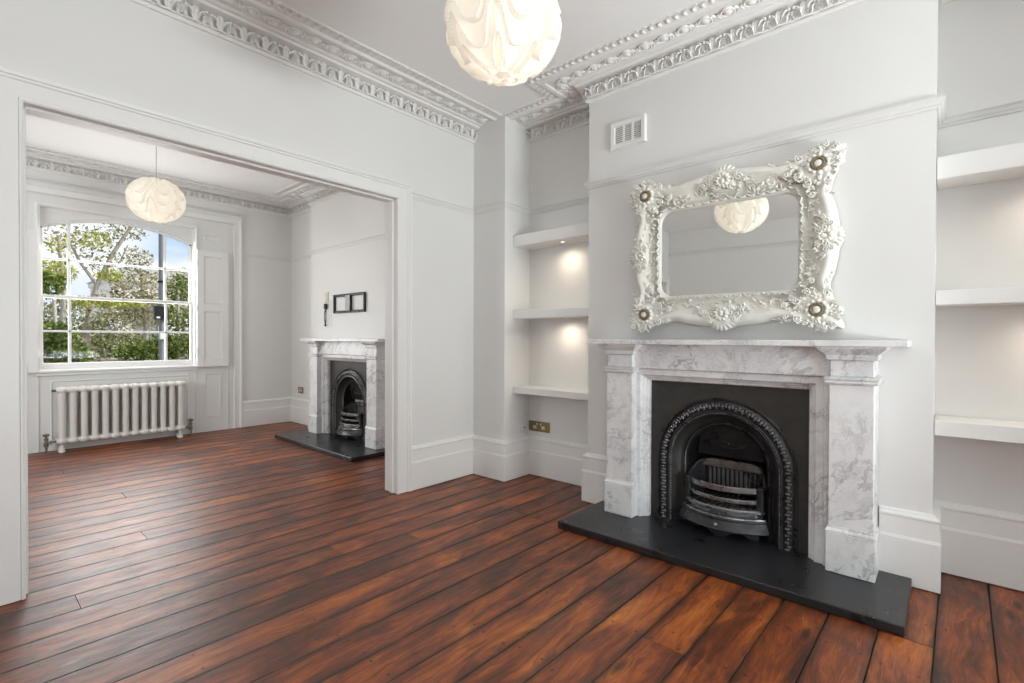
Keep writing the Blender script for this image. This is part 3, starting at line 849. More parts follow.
    for i, (a, c) in enumerate(bp):
        t_ = i/24; gap = 0.0
        for g0, g1 in ((.12, .42), (.58, .88)):
            if g0 < t_ < g1: gap = .032*math.sin(PI*(t_-g0)/(g1-g0))**.6
        vs += [(a, c, .095), (a, c, HZ+.001+gap), (a*.9, c+.05, .095), (a*.9, c+.05, HZ+.001+gap)]
    for i in range(24):
        o_ = i*4; fs += [(o_, o_+4, o_+5, o_+1), (o_+1, o_+5, o_+7, o_+3), (o_, o_+4, o_+6, o_+2)]
    b.add(vs, fs); P(b, 'ash_cover_foot', 'iron', io, 40)
    b = MB(); b.lathe([(.012, 0), (.012, .006), (.006, .010), (.009, .016), (.009, .022), (0, .025)], 12, M=T(.0, -.176, .126) @ RX(90)); P(b, 'knob', 'polished', io)
    return so, ho, io
n1 = fireplace(fc, ['veined white marble fireplace surround under the ornate mirror',
                    'large black slate hearth in front of the near fireplace',
                    'black cast iron arched insert in the near fireplace below the mirror'])
for o, lb in zip(n1, ['marble fireplace surround in the far room under the bracket',
                      'black slate hearth on the far room floor beyond the opening',
                      'black cast iron arched insert in the far room fireplace']):
    c = copy_tree(o); c.location.y += FSH; c['label'] = lb

# ------------------------------------------------------------------ mirror
mir = empty('ornate_mirror', (XB-.016, 1.022, 1.262), R(-90)); mir.rotation_euler = (R(0), 0, R(-90))
tag(mir, 'large cream rococo carved frame mirror hanging above the near marble mantel', 'mirror')
HW, HH, zc = .585, .470, .492
IW, IH, IR = .400, .276, .075
def inner(t):           # rounded rectangle, t in 0..1 starting bottom left going clockwise
    per = [2*(IH-IR), PI/2*IR, 2*(IW-IR), PI/2*IR]*2; tot = sum(per); s = t*tot
    segs = []
    x, z = -IW, -(IH-IR); ang = 90
    i = 0
    while s > per[i] and i < 7: s -= per[i]; i += 1
    f = s/per[i]
    cs = [(-IW, -(IH-IR), 0, 1), (-(IW-IR), IH-IR, 180, -90), (-(IW-IR), IH, 1, 0), (IW-IR, IH-IR, 90, -90), (IW, IH-IR, 0, -1), (IW-IR, -(IH-IR), 0, -90), (IW-IR, -IH, -1, 0), (-(IW-IR), -(IH-IR), -90, -90)]
    c = cs[i]
    if i % 2 == 0: return (c[0]+c[2]*f*per[i], c[1]+c[3]*f*per[i])
    a = R(c[2]+c[3]*f); return (c[0]+IR*math.cos(a), c[1]+IR*math.sin(a))
def bumpf(x, c, w): return math.exp(-((x-c)/w)**2)
def outer_scale(x, z):  # how far the wavy outer edge lies along a ray through (x, z)
    k = max(abs(x)/HW, abs(z)/HH)
    ux, uz = x/k, z/k
    if abs(ux)/HW >= abs(uz)/HH: s = uz/HH; base = HW
    else: s = ux/HW; base = HH
    a = abs(s)
    d = .032*bumpf(a, 1., .16) + .026*bumpf(a, 0, .17) - .030*bumpf(a, .58, .17) + .006*math.sin(a*34)*(bumpf(a, 1, .2)+bumpf(a, 0, .18))
    if base == HH: d *= .9
    return (1 + d/base)/k
prof_w = [(0, .030), (.05, .046), (.10, .050), (.16, .046), (.20, .036), (.24, .034), (.34, .040), (.46, .050), (.56, .060), (.66, .072), (.74, .082), (.82, .084), (.90, .074), (.96, .050), (1.0, .022), (1.0, .0)]
NPER = 360; b = MB(); vs = []; fs = []
np_ = len(prof_w)
for i in range(NPER):
    x, z = inner(i/NPER); f = outer_scale(x, z); ox, oz = x*f, z*f
    # keep the outer edge rectangular: project along the ray
    for (t_, h) in prof_w:
        q = t_
        # ripple relief only where the carving is, not on the plain swept lengths
        s_ = (oz/HH if abs(ox)/HW >= abs(oz)/HH else ox/HW); a = abs(s_)
        orn = min(1, bumpf(a, 1, .36)+bumpf(a, 0, .30))
        hh = h + (.004*math.sin(x*120+z*70)*math.sin(z*130-x*40)*orn if .2 < t_ < .95 else 0)
        vs.append((x+(ox-x)*q, -hh, zc+z+(oz-z)*q))
for i in range(NPER):
    j = (i+1) % NPER
    for k in range(np_-1): fs.append((i*np_+k, j*np_+k, j*np_+k+1, i*np_+k+1))
b.add(vs, fs); b.build('frame', MAT['cream'], mir, smooth=50)
b = MB(); gl = [inner(i/96) for i in range(96)]
vs = [(x*1.02, -.028, zc+z*1.02) for x, z in gl]; b.add(vs, [tuple(range(96))]); b.add([(x*1.02, -.006, zc+z*1.02) for x, z in gl], [tuple(range(96))])
b.add(vs+[(x*1.02, -.006, zc+z*1.02) for x, z in gl], [(i, (i+1) % 96, 96+(i+1) % 96, 96+i) for i in range(96)])
b.build('mirror_glass', MAT['mirror'], mir, smooth=0)
# inner egg-and-leaf rim
b = MB(); n_ = 104
for i in range(n_):
    x, z = inner((i+.5)/n_); x2, z2 = inner(((i+.5)/n_+.002) % 1)
    an = math.degrees(math.atan2(z2-z, x2-x)); f = outer_scale(x, z); q = .105
    m = T(x+(x*f-x)*q, -.048, zc+z+(z*f-z)*q) @ RY(-an)
    b.leaf(m @ RX(90) @ RZ(62 if i % 2 else 118) @ T(0, -.014, 0), .034, .018, .014, .6, 2, 4, 5)
b.sweep([(x*1.012, zc+z*1.012) for x, z in [inner(i/120) for i in range(120)]], [(.0, .028), (.002, .040), (.007, .041), (.010, .034)], mp=XZ, closed=True)
b.build('inner_rim', MAT['cream'], mir, smooth=50, recalc=False)
W_ = lambda x, z, h=.07: T(x, -h, zc+z) @ RX(90)       # ornament plane: local x right, y up, z to the room
def ruffle(b, M, r0, r1, h, a0=0., a1=2*PI, n=72, lob=9, droop=.4):
    def fn(u, v):
        a = a0+(a1-a0)*u; k = abs(math.sin(lob*a*.5))
        r = r0+(r1-r0)*v*(.86+.20*k)
        z = h*math.sin(PI*(.12+.80*v))*(.72+.40*k) - droop*h*v*v
        return (r*math.cos(a), r*math.sin(a), z)
    b.grid(fn, n, 7, wrapu=abs(a1-a0-2*PI) < 1e-6, M=M)
def rosette(sx, sz):
    cx_, cz_ = sx*.500, sz*.398
    b = MB(); base = W_(cx_, cz_, .070) @ S(sx, sz, 1)
    b.ball((-.01, -.01, -.012), .095, .085, .026, 16, M=base)
    ruffle(b, base, .034, .066, .026, lob=11)
    ruffle(b, base @ T(-.01, -.01, -.012), .060, .100, .022, a0=R(-150), a1=R(240), lob=17)
    ruffle(b, base @ T(.02, .02, -.022), .05, .100, .018, a0=R(-25), a1=R(115), lob=15)
    rr = random.Random(int(20+sx*3+sz))
    # trailing foliage along both sides of the corner
    for along, across, ang in ((1, 0, 90), (0, 1, 180)):
        for k in range(34):
            d = .050 + .0062*k; off = rr.uniform(-.085, .066)*(1-.35*k/34)
            px_, py_ = (-d, off) if along else (off, -d)
            hgt = -.002-.0010*k + (-.006 if abs(off) > .04 else .004)
            b.leaf(base @ T(px_, py_, hgt) @ RZ(ang+rr.uniform(-70, 70)), rr.uniform(.030, .050), rr.uniform(.022, .032), .016, 1.0, 3, 5, 7)
        for k, (d, off, r_, fl) in enumerate(((.092, .045, .024, 1), (.098, -.050, .022, -1), (.150, .032, .019, 1), (.160, -.030, .018, -1), (.205, .006, .015, 1))):
            px_, py_ = (-d, off) if along else (off, -d)
            b.scroll(base @ T(px_, py_, .004-.003*k) @ RZ(ang), r_, .0068, 1.5, 18, fl if along else -fl)
    for k in range(30):
        a = R(45+rr.uniform(-88, 88)); q = rr.uniform(.055, .108) if abs(a-R(45)) < .6 else rr.uniform(.05, .080)
        b.leaf(base @ T(q*math.cos(a), q*math.sin(a), .002-.30*(q-.05)) @ RX(rr.uniform(-12, 12)) @ RZ(math.degrees(a)-90+rr.uniform(-60, 60)), rr.uniform(.028, .042), rr.uniform(.022, .030), .016, 1., 3, 4, 6)
    for (q, da, r_, fl) in ((.075, 38, .019, 1), (.075, -38, .019, -1), (.112, 0, .017, 1), (.10, 24, .014, -1), (.10, -24, .014, 1)):
        a = R(45+da); b.scroll(base @ T(q*math.cos(a), q*math.sin(a), .004), r_, .0062, 1.5, 16, fl)
    for k in range(16):
        a = rr.uniform(0, 2*PI); q = rr.uniform(.075, .105); b.ball((q*math.cos(a), q*math.sin(a), .002), .007, .007, .010, 6, M=base)
    o = b.build('corner_carving', MAT['cream'], mir, smooth=60, recalc=False)
    g = MB(); g.tube([(.029*math.cos(2*PI*i/24), .029*math.sin(2*PI*i/24), .020) for i in range(25)], .0075, 7, M=base)
    g.lathe([(.027, .012), (.020, .016)], 16, M=base)
    g = g.build('gilt_ring', MAT['gilt'], o, smooth=50); g['label'] = 'dull gilt ring'
    c = MB(); c.lathe([(.022, .012), (.020, .022), (.012, .029), (0, .031)], 16, M=base); c.build('boss', MAT['cream'], o)
for sx in (-1, 1):
    for sz in (-1, 1): rosette(sx, sz)
def cartouche(cx_, cz_, rot, k_=1.):
    b = MB(); base = W_(cx_, cz_, .070) @ RZ(rot) @ S(k_, k_, 1)
    b.ball((0, 0, -.012), .12, .060, .024, 16, M=base)
    ruffle(b, base @ T(0, .006, .004), .018, .052, .026, lob=11)
    ruffle(b, base @ T(0, .02, -.012), .04, .088, .020, a0=R(5), a1=R(175), lob=19)
    rr = random.Random(int(rot)+3)
    for sg in (-1, 1):
        for (dx, dy, r_, tn) in ((.050, .006, .026, 1.5), (.090, .010, .021, 1.5), (.040, -.036, .020, 1.4), (.120, -.008, .016, 1.3), (.075, .038, .016, 1.3)):
            b.scroll(base @ T(sg*dx, dy, .008), r_, .0066, tn, 18, sg)
        for k in range(16):
            dx = .03+.0078*k; dy = rr.uniform(-.050, .046)*(1-.5*k/16)
            b.leaf(base @ T(sg*dx, dy, .002-.0008*k) @ RZ(-sg*(90+rr.uniform(-75, 75))), rr.uniform(.028, .044), rr.uniform(.020, .030), .016, 1., 3, 5, 7)
        for k in range(4): b.ball((sg*(.012+.014*k), -.030-.006*k, .016-.002*k), .007, .007, .008, 6, M=base)
    b.lathe([(.024, 0), (.023, .018), (.015, .026), (0, .029)], 14, M=base @ S(.8, 1.1, 1))
    b.tube([(.026*math.cos(2*PI*i/20), .032*math.sin(2*PI*i/20), .020) for i in range(21)], .0048, 6, M=base)
    b.build('cartouche', MAT['cream'], mir, smooth=60, recalc=False)
cartouche(0, .400, 0); cartouche(0, -.400, 180); cartouche(-.53, 0, 90, .85); cartouche(.53, 0, -90, .85)
# low floral scatter on the inner slope
b = MB(); rr = random.Random(5)
for i in range(300):
    x, z = inner(rr.random()); f = outer_scale(x, z); q = rr.uniform(.24, .60)
    X, Zz = x+(x*f-x)*q, z+(z*f-z)*q
    b.leaf(W_(X, Zz, .036+.045*(q-.2)) @ RZ(rr.uniform(0, 360)), rr.uniform(.022, .040), .018, .010, .8, 2, 4, 5)
b.build('floral_relief', MAT['cream'], mir, smooth=60, recalc=False)['kind'] = 'stuff'
mir.rotation_mode = 'XYZ'
mir.matrix_world = T(XB-.017, .998, 1.204) @ RZ(-88) @ RX(-.6) @ S(.962, 1, .965) @ T(0, 0, 0)
# hung just clear of the mantel and touching the wall: measured below

# ------------------------------------------------------------------ pendants
def pendant(x, y, zl, label, spin):
    o = empty('pendant_lamp', (x, y, ZC)); tag(o, label, 'pendant lamp', 'pleated white pendant lamps')
    zc_ = zl-ZC; Rh, Rv = .213, .188
    K, A, NN = 5.5, .80, 7
    def fn(u, v):
        th = 2*PI*u; ph = R(13) + (PI-R(13)-R(8))*v
        wv = math.cos(NN*th) + .22*math.cos(2*NN*th)
        p = K*v + A*wv*math.sin(PI*min(1, max(0, v)))**.4
        f = p - math.floor(p)
        d = (f/.88 if f < .88 else (1-f)/.12)
        r = 1 + .15*(d**.8-.62)
        return (Rh*r*math.sin(ph)*math.cos(th), Rh*r*math.sin(ph)*math.sin(th), zc_ + Rv*r*math.cos(ph))
    b = MB(); b.grid(fn, 336, 200, wrapu=True)
    sh = b.build('lamp_shade', MAT['lamp'], o, smooth=40); sh.rotation_euler.z = R(spin)
    b = MB(); b.tube([(0, 0, zc_+.12), (0, 0, -.03)], .0028, 6); b.build('cord', MAT['cord'], o)
    b = MB(); b.lathe([(.05, 0), (.048, -.012), (.03, -.026), (.008, -.034), (.008, -.05), (0, -.05)], 20); b.build('ceiling_rose', MAT['trim'], o)
    b = MB(); b.lathe([(.018, .12), (.02, .06), (.014, .05)], 14, M=T(0, 0, zc_)); b.build('lamp_holder', MAT['whiteplastic'], o)
    b = MB(); b.ball((0, 0, zc_+.01), .03, .03, .045, 14); b.build('bulb', MAT['bulb'], o)
    l = bpy.data.lights.new('bulb_light', 'POINT'); l.energy = BULB_W; l.color = (1, .87, .68); l.shadow_soft_size = .06
    lo = bpy.data.objects.new('bulb_light', l); COL.objects.link(lo); lo.parent = o; lo.location = (0, 0, zc_-.075)
    return o
BULB_W = .55
pendant(1.39, 1.28, 2.392, 'large cream pleated globe pendant lamp hanging in the front room', 10)
pendant(1.195, 5.31, 2.432, 'cream pleated globe pendant lamp hanging before the far window', 40)

# ------------------------------------------------------------------ alcove shelves with downlights
def shelf(y0, y1, z0, z1, label, spots, grp):
    o = empty('floating_shelf', (XN, (y0+y1)/2, z0)); tag(o, label, 'shelf', grp)
    w = (y1-y0)/2 - .002
    b = MB(); b.box(-(XN-3.165), -.002, -w, w, 0, z1-z0, .003); b.build('board', MAT['trim'], o)
    for (dx, dy) in spots:
        t_ = MB(); t_.lathe([(.026, .002), (.030, -.003), (.024, -.005), (.020, .0)], 18, M=T(dx, dy, 0), cap=False); r_ = t_.build('downlight', MAT['whiteplastic'], o)
        e = MB(); e.lathe([(.020, 0), (.012, -.0025), (0, -.003)], 14, M=T(dx, dy, 0)); e.build('lens', MAT['spot'], r_)
        l = bpy.data.lights.new('downlight_beam', 'SPOT'); l.energy = SPOT_W; l.color = (1, .84, .66); l.spot_size = R(168); l.spot_blend = 1.; l.shadow_soft_size = .02
        lo = bpy.data.objects.new('downlight_beam', l); COL.objects.link(lo); lo.parent = o; lo.location = (dx, dy, -.012)
SPOT_W = 5.2
G1, G2 = 'white shelves in the left alcove', 'white shelves in the right alcove'
shelf(BY1, PY, 1.988, 2.083, 'top white shelf with downlight in alcove left of the near fireplace', [(-.13, -.05)], G1)
shelf(BY1, PY, 1.372, 1.445, 'middle white shelf with downlight in alcove left of the near fireplace', [(-.13, -.05)], G1)
shelf(BY1, PY, .735, .79, 'lowest white shelf above the brass socket in the left alcove', [], G1)
shelf(-.76, BY0, 1.98, 2.088, 'top white shelf in alcove at the right picture edge', [(-.13, -.05)], G2)
shelf(-.76, BY0, 1.37, 1.44, 'middle white shelf in alcove at the right picture edge', [(-.13, -.05)], G2)
shelf(-.76, BY0, .735, .81, 'lowest white shelf in alcove at the right picture edge', [], G2)

# ------------------------------------------------------------------ small wall fittings
# air vent
v = empty('air_vent', (XB, 1.662, 2.535), R(-90)); tag(v, 'small white louvred air vent high on the near chimney breast', 'air vent')
b = MB(); w, h = .132, .092
b.sweep([(-w, 0), (-w, 2*h), (w, 2*h), (w, 0)], [(0, 0), (0, .020), (-.006, .024), (-.030, .020), (-.034, .012), (-.034, 0)], mp=XZ, closed=True)
for x in (-.034, .034): b.box(x-.007, x+.007, -.016, -.002, .03, 2*h-.03, .001)
b.build('frame', MAT['trim'], v)
MB().box(-w+.02, w-.02, -.004, -.001, .02, 2*h-.02).build('backing', MAT['slot'], v, smooth=0)
for i in range(9):
    z = .038 + i*.0135
    b = MB(); b.box(-.1, .1, -.0045, .0045, -.0014, .0014, .0, M=T(0, -.012, z) @ RX(-38)); b.build('slat', MAT['trim'], v)
# brass double socket in the left alcove
def socket(x, y, z, rot, w, h, gangs, label, mat='brass'):
    o = empty('wall_socket', (x, y, z), rot); tag(o, label, 'socket')
    b = MB(); b.box(-w, w, -.009, -.001, -h, h, .003); b.build('plate', MAT[mat], o)
    for gx in gangs:
        bb = MB(); bb.box(gx-.018, gx+.018, -.0125, -.008, -.022, .006, .002); ins = bb.build('socket_insert', MAT['whiteplastic'], o)
        p = MB()
        for (dx, dz, a, c) in ((0, 0.000, .003, .005), (-.009, -.014, .005, .003), (.009, -.014, .005, .003)): p.box(gx+dx-a, gx+dx+a, -.0132, -.012, dz-c, dz+c)
        p.build('pin_hole', MAT['slot'], ins, smooth=0)
        s_ = MB(); s_.box(gx*.45-.006, gx*.45+.006, -.0145, -.008, .012, .030, .002); s_.build('switch', MAT['whiteplastic'], o)
    for sx in ((-w+.012, w-.012) if len(gangs) > 1 else ()):
        q = MB(); q.lathe([(.0035, 0), (.0028, .0015), (0, .002)], 8, M=T(sx, -.0088, 0) @ RX(90)); q.build('screw', MAT['valve'], o)
    return o
socket(XN, 2.672, .432, R(-90), .116, .044, (-.045, .045), 'brass double socket above the baseboard in the left alcove')
socket(3.305, PY, .425, 0, .043, .043, (), 'small white telephone socket beside the brass socket', 'whiteplastic')
tel = [o for o in bpy.data.objects if o.name == 'wall_socket.001'][0]
MB().box(-.012, .012, -.018, -.008, -.016, .012, .003).build('jack', MAT['whiteplastic'], tel); MB().box(-.006, .006, -.0188, -.0175, -.008, .004).build('jack_hole', MAT['slot'], tel, smooth=0)
socket(FXN, 6.80, .47, R(-90), .072, .043, (-.028, .028), 'small dark brass socket by the far room corner')

# television bracket and wall plate in the far room
tv = empty('television_bracket', (XB, 5.30, 1.505), R(-90)); tag(tv, 'black empty television wall bracket above the far fireplace', 'wall bracket')
b = MB()
for z in (.012, .208):
    b.box(-.345, .345, -.020, -.002, z-.012, z+.016, .003); b.box(-.345, .345, -.030, -.018, z+.010, z+.016, .001)
b.build('rail', MAT['blackmetal'], tv)
for x in (-.335, -.025, .03, .335):
    b = MB(); b.box(x-.014, x+.014, -.026, -.002, 0, .224, .003)
    b.build('upright', MAT['blackmetal'], tv)
b = MB(); b.box(-.05, .055, -.038, -.024, .02, .205, .003); b.build('centre_plate', plain('grey_steel', (.16, .17, .18), .4, .5), tv)
for x in (-.27, -.2, -.12, .12, .2, .27):
    b = MB(); b.lathe([(.008, 0), (.008, .006), (0, .008)], 8, M=T(x, -.02, .01) @ RX(90)); b.build('bolt', MAT['valve'], tv)
sw = empty('wall_plate', (XB, 5.845, 1.68), R(-90)); tag(sw, 'cream wall plates with a loose black cable by the far bracket', 'wall plate')
for z in (.0, .068):
    b = MB(); b.box(-.043, .043, -.010, -.001, z-.031, z+.031, .003); p_ = b.build('plate', MAT['creamplastic'], sw)
    b = MB(); b.box(-.012, .012, -.014, -.009, z-.012, z+.012, .002); b.build('terminal', MAT['whiteplastic'], p_)
b = MB(); b.box(-.028, .028, -.032, -.009, -.115, -.045, .006); b.build('plug', MAT['blackmetal'], sw)
pts = [(.0+.035*math.sin(PI*t)*1.0, -.022-.01*math.sin(PI*t), -.11-.20*t) for t in [i/14 for i in range(15)]]
b = MB(); b.tube(pts, .0055, 7); b.tube([(-.012-.02*math.sin(PI*t), -.018, -.11-.19*t) for t in [i/12 for i in range(13)]], .0045, 6); b.ball((.0, -.022, -.315), .013, .013, .018, 8); b.build('cable', MAT['blackmetal'], sw)
b = MB(); b.tube([(.10+.02*math.sin(2.5*t), -.008, .0-.34*t) for t in [i/12 for i in range(13)]], .003, 6); b.build('thin_wire', MAT['cord'], sw)

# ------------------------------------------------------------------ outside
GZ = -.75
structure(MB().box(-30, 60, 7.34, 70, GZ-.1, GZ).build('ground', MAT['pavement'], smooth=0), 'street ground outside the far window', 'ground')
L_yel = m_leaves('yellow_green_leaves', [(.10, .16, .02), (.34, .36, .06), (.58, .55, .16), (.24, .28, .04), (.66, .62, .34)])
L_dark = m_leaves('dark_green_leaves', [(.02, .045, .01), (.07, .12, .02), (.18, .24, .05), (.03, .06, .012), (.34, .38, .12), (.05, .09, .02)])
L_cream = m_leaves('pale_blossom_leaves', [(.55, .46, .33), (.30, .28, .13), (.14, .15, .06), (.65, .58, .46), (.38, .35, .15), (.07, .08, .03)])
L_mid = m_leaves('olive_leaves', [(.08, .10, .03), (.28, .27, .12), (.46, .42, .24), (.05, .07, .03), (.55, .50, .36)])
def leaves(b, rr, c, rad_, n, size):
    for _ in range(int(n*1.9)):
        while True:
            p = Vector((rr.uniform(-1, 1), rr.uniform(-1, 1), rr.uniform(-1, 1)))
            if .15 < p.length < 1: break
        p = Vector((c[0]+p.x*rad_[0], c[1]+p.y*rad_[1], c[2]+p.z*rad_[2]))
        M = Matrix.Translation(p) @ Matrix.Rotation(rr.uniform(0, 6.3), 4, 'Z') @ Matrix.Rotation(rr.uniform(-1.2, 1.2), 4, 'X') @ Matrix.Rotation(rr.uniform(0, 6.3), 4, 'Y')
        s = size*.62*rr.uniform(.6, 1.4)
        b.add([(0, -s, 0), (s*.45, -.1*s, .12*s), (0, s, 0), (-s*.45, -.1*s, .12*s)], [(0, 1, 2), (0, 2, 3)], M)
def tree(name, x, y, blobs, trunk, mat, label, seed, size=.06, grp='shrubs and trees outside the window', cat='tree'):
    rr = random.Random(seed); o = empty(name, (x, y, GZ)); tag(o, label, cat, grp)
    b = MB()
    for (c, r_, n) in blobs: leaves(b, rr, (c[0]-x, c[1]-y, c[2]-GZ), r_, n, size)
    b.build('foliage', mat, o, smooth=0, recalc=False)
    b = MB()
    for pts, r0, r1 in trunk:
        m = len(pts); b.tube([(p[0]-x, p[1]-y, p[2]-GZ) for p in pts], [r0+(r1-r0)*i/(m-1) for i in range(m)], 8)
    b.build('trunk', MAT['bark'], o, smooth=60)
    return o
def win_pt(px, py, Y):      # photo pixel to a point at depth Y (camera constants below)
    return CAM_ON(px, py, Y)
CAMP = (8.46795407e-01, -8.49179338e-03, 2.92602810e-03, 4.91847690e+02, 1.52255045)
def cam_rows():
    yaw, pit, rol = CAMP[:3]
    f = Vector((math.sin(yaw)*math.cos(pit), math.cos(yaw)*math.cos(pit), math.sin(pit)))
    r = Vector((math.cos(yaw), -math.sin(yaw), 0)); u = r.cross(f)
    return r*math.cos(rol)+u*math.sin(rol), -r*math.sin(rol)+u*math.cos(rol), f
CR, CU, CF = cam_rows()
def CAM_ON(px, py, Y):
    d = CR*((px-512)/CAMP[3]) - CU*((py-341.5-CAMP[4])/CAMP[3]) + CF
    t = Y/d.y; return (d.x*t, Y, 1.2+d.z*t)
wp = CAM_ON
def blob(px, py, Y, rx, rz, n, ry=.5): return (wp(px, py, Y), (rx, ry, rz), n)
def plant(name, px, Y, blobs, trunks, mat, label, seed, size, cat):
    a = wp(px, 330, Y)
    bl = [(wp(x, y, Y+dy), (rx*Y/11, ry, rz*Y/11), n) for x, y, dy, rx, ry, rz, n in blobs]
    tr = [([((wp(q[0], 362, Y)[0], Y, GZ) if q[1] is None else wp(q[0], q[1], Y)) for q in pts], r0, r1) for pts, r0, r1 in trunks]
    return tree(name, a[0], Y, bl, tr, mat, label, seed, size, cat=cat)
plant('shrub', 55, 9.3, [(52, 335, 0, .34, .22, .24, 520), (58, 355, 0, .45, .24, .28, 950), (48, 285, .05, .22, .2, .22, 240)],
      [([(55, None), (56, 345), (54, 300)], .05, .02)], L_dark, 'dark green leafy shrub low at the left of the far window', 1, .055, 'shrub')
plant('shrub', 70, 10.6, [(56, 272, 0, .28, .28, .22, 330), (88, 302, .1, .42, .28, .10, 200), (92, 240, .1, .30, .28, .16, 140), (60, 245, 0, .2, .24, .2, 80), (110, 276, .1, .22, .25, .12, 120), (122, 304, 0, .4, .28, .07, 170)],
      [([(62, None), (62, 330), (64, 290), (58, 235)], .05, .02)], L_yel, 'bright yellow green shrub at the left panes of the far window', 2, .05, 'shrub')
plant('shrub', 178, 10.9, [(179, 290, .1, .22, .26, .30, 280), (180, 345, 0, .40, .28, .30, 750), (146, 352, 0, .5, .28, .22, 800), (176, 318, 0, .25, .25, .25, 260)],
      [([(178, None), (178, 330), (178, 295)], .05, .02)], L_dark, 'dark green shrub low at the right of the far window', 5, .05, 'shrub')
plant('tree', 143, 12.0, [(143, 287, 0, .52, .36, .32, 560), (138, 257, 0, .25, .25, .2, 120), (150, 312, 0, .5, .32, .3, 500), (122, 304, 0, .4, .32, .33, 320)],
      [([(146, None), (146, 330), (140, 262)], .06, .02)], L_cream, 'pale blossoming small tree in the middle right panes of the far window', 4, .055, 'tree')
plant('tree', 184, 13.2, [(182, 283, 0, .35, .36, .3, 300), (176, 306, 0, .35, .36, .25, 280)],
      [([(186, None), (185, 330), (182, 280)], .06, .02)], L_cream, 'pale blossoming small tree behind the rightmost panes of the far window', 6, .055, 'tree')
plant('tree', 95, 14.4, [(80, 238, 0, .55, .4, .24, 150), (122, 232, 0, .4, .4, .14, 120), (106, 262, 0, .5, .4, .22, 160), (84, 315, 0, .7, .42, .32, 520), (100, 345, 0, .8, .42, .3, 600), (128, 322, 0, .5, .4, .3, 300)],
      [([(84, None), (88, 320), (97, 285), (112, 255), (130, 228), (142, 210)], .075, .022), ([(97, 285), (80, 262), (66, 235)], .04, .018), ([(105, 268), (120, 262), (128, 245)], .03, .012)], L_mid,
      'sparse tree with a pale diagonal branch across the far window', 3, .065, 'tree')
a = wp(120, 340, 17)
tree('hedge', a[0], 17, [(wp(115, 348, 17), (2.9, .5, .40), 2300), (wp(62, 332, 17), (1.0, .5, .8), 800)], [([(a[0], 17, GZ), (a[0], 17, .2)], .05, .03)], L_dark, 'long dark hedge across the street beyond the far window', 7, .08, cat='hedge')
# street lamp post with a sign box
a = wp(162, 362, 10.2)
lp = empty('street_lamp_post', (a[0], 10.2, GZ)); tag(lp, 'dark street post with a small sign box outside the far window', 'street post')
b = MB(); b.lathe([(.075, 0), (.07, .5), (.05, .6), (.047, 2.5), (.042, 5.5), (0, 5.55)], 14); b.build('post', MAT['roofslate'], lp)
s1 = wp(157.5, 313, 10.2); s2 = wp(152.5, 306, 10.2); s3 = wp(166, 320, 10.2)
b = MB(); b.box(s2[0]-a[0], s3[0]-a[0], -.16, -.05, s3[2]-GZ, s2[2]-GZ, .01); sb = b.build('sign_box', MAT['blackmetal'], lp)
b = MB(); b.box(s2[0]-a[0]+.02, s1[0]-a[0]+.0, -.165, -.155, s3[2]-GZ+.02, s3[2]-GZ+.05, .002); b.build('sign_label', MAT['whiteplastic'], sb)
q = wp(162, 336, 10.2); b = MB(); b.box(-.05, .05, -.085, -.05, q[2]-GZ-.06, q[2]-GZ+.06, .01); b.build('notice', MAT['whiteplastic'], lp)
q = wp(163, 282, 10.2); b = MB(); b.lathe([(.055, -.02), (.06, 0), (.055, .02)], 14, M=T(0, 0, q[2]-GZ)); b.build('collar', MAT['blackmetal'], lp)
# garden wall and a pale house across the street
structure_wall = MB(); structure_wall.box(-2, 11, 15.4, 15.65, GZ, .62, .02); structure_wall.box(-2.02, 11.02, 15.36, 15.69, .62, .70, .02)
tag(structure_wall.build('garden_wall', MAT['brickwall']), 'grey low garden wall behind the shrubs outside', 'garden wall')
hs = empty('house', (8.2, 30, GZ)); tag(hs, 'pale stucco house across the street behind the trees', 'house')
b = MB(); b.box(-3.2, 6, 0, 6, 0, 4.9, .02); b.box(-3.3, 6.1, -.12, 6, 4.7, 4.95, .03); b.build('walls', MAT['stucco'], hs)
b = MB(); b.prism([(-3.4, 4.95), (6.2, 4.95), (5.2, 5.5), (-2.4, 5.5)], -.15, 6); b.build('roof', plain('pale_roof', (.5, .5, .5), .8), hs)
for i in range(3):
    x = -1.9 + i*2.3
    b = MB(); b.box(x-.5, x+.5, -.03, .02, 1.6, 3.7, .01); wn = b.build('house_window', MAT['roofslate'], hs)
    b = MB(); b.sweep([(x-.5, 1.6), (x-.5, 3.7), (x+.5, 3.7), (x+.5, 1.6)], [(0, 0), (0, .06), (.1, .06), (.1, 0)], mp=lambda aa, c, h: (aa, -h, c), closed=True); b.build('window_surround', MAT['stucco'], wn)

# ------------------------------------------------------------------ mirror hung against the breast
bpy.context.view_layer.update()
lowest = min((c.matrix_world @ Vector(v.co)).z for c in mir.children for v in c.data.vertices)
backmost = max((c.matrix_world @ Vector(v.co)).x for c in mir.children for v in c.data.vertices)
mir.matrix_world = T(XB-.001-backmost, 0, 1.240-lowest) @ mir.matrix_world

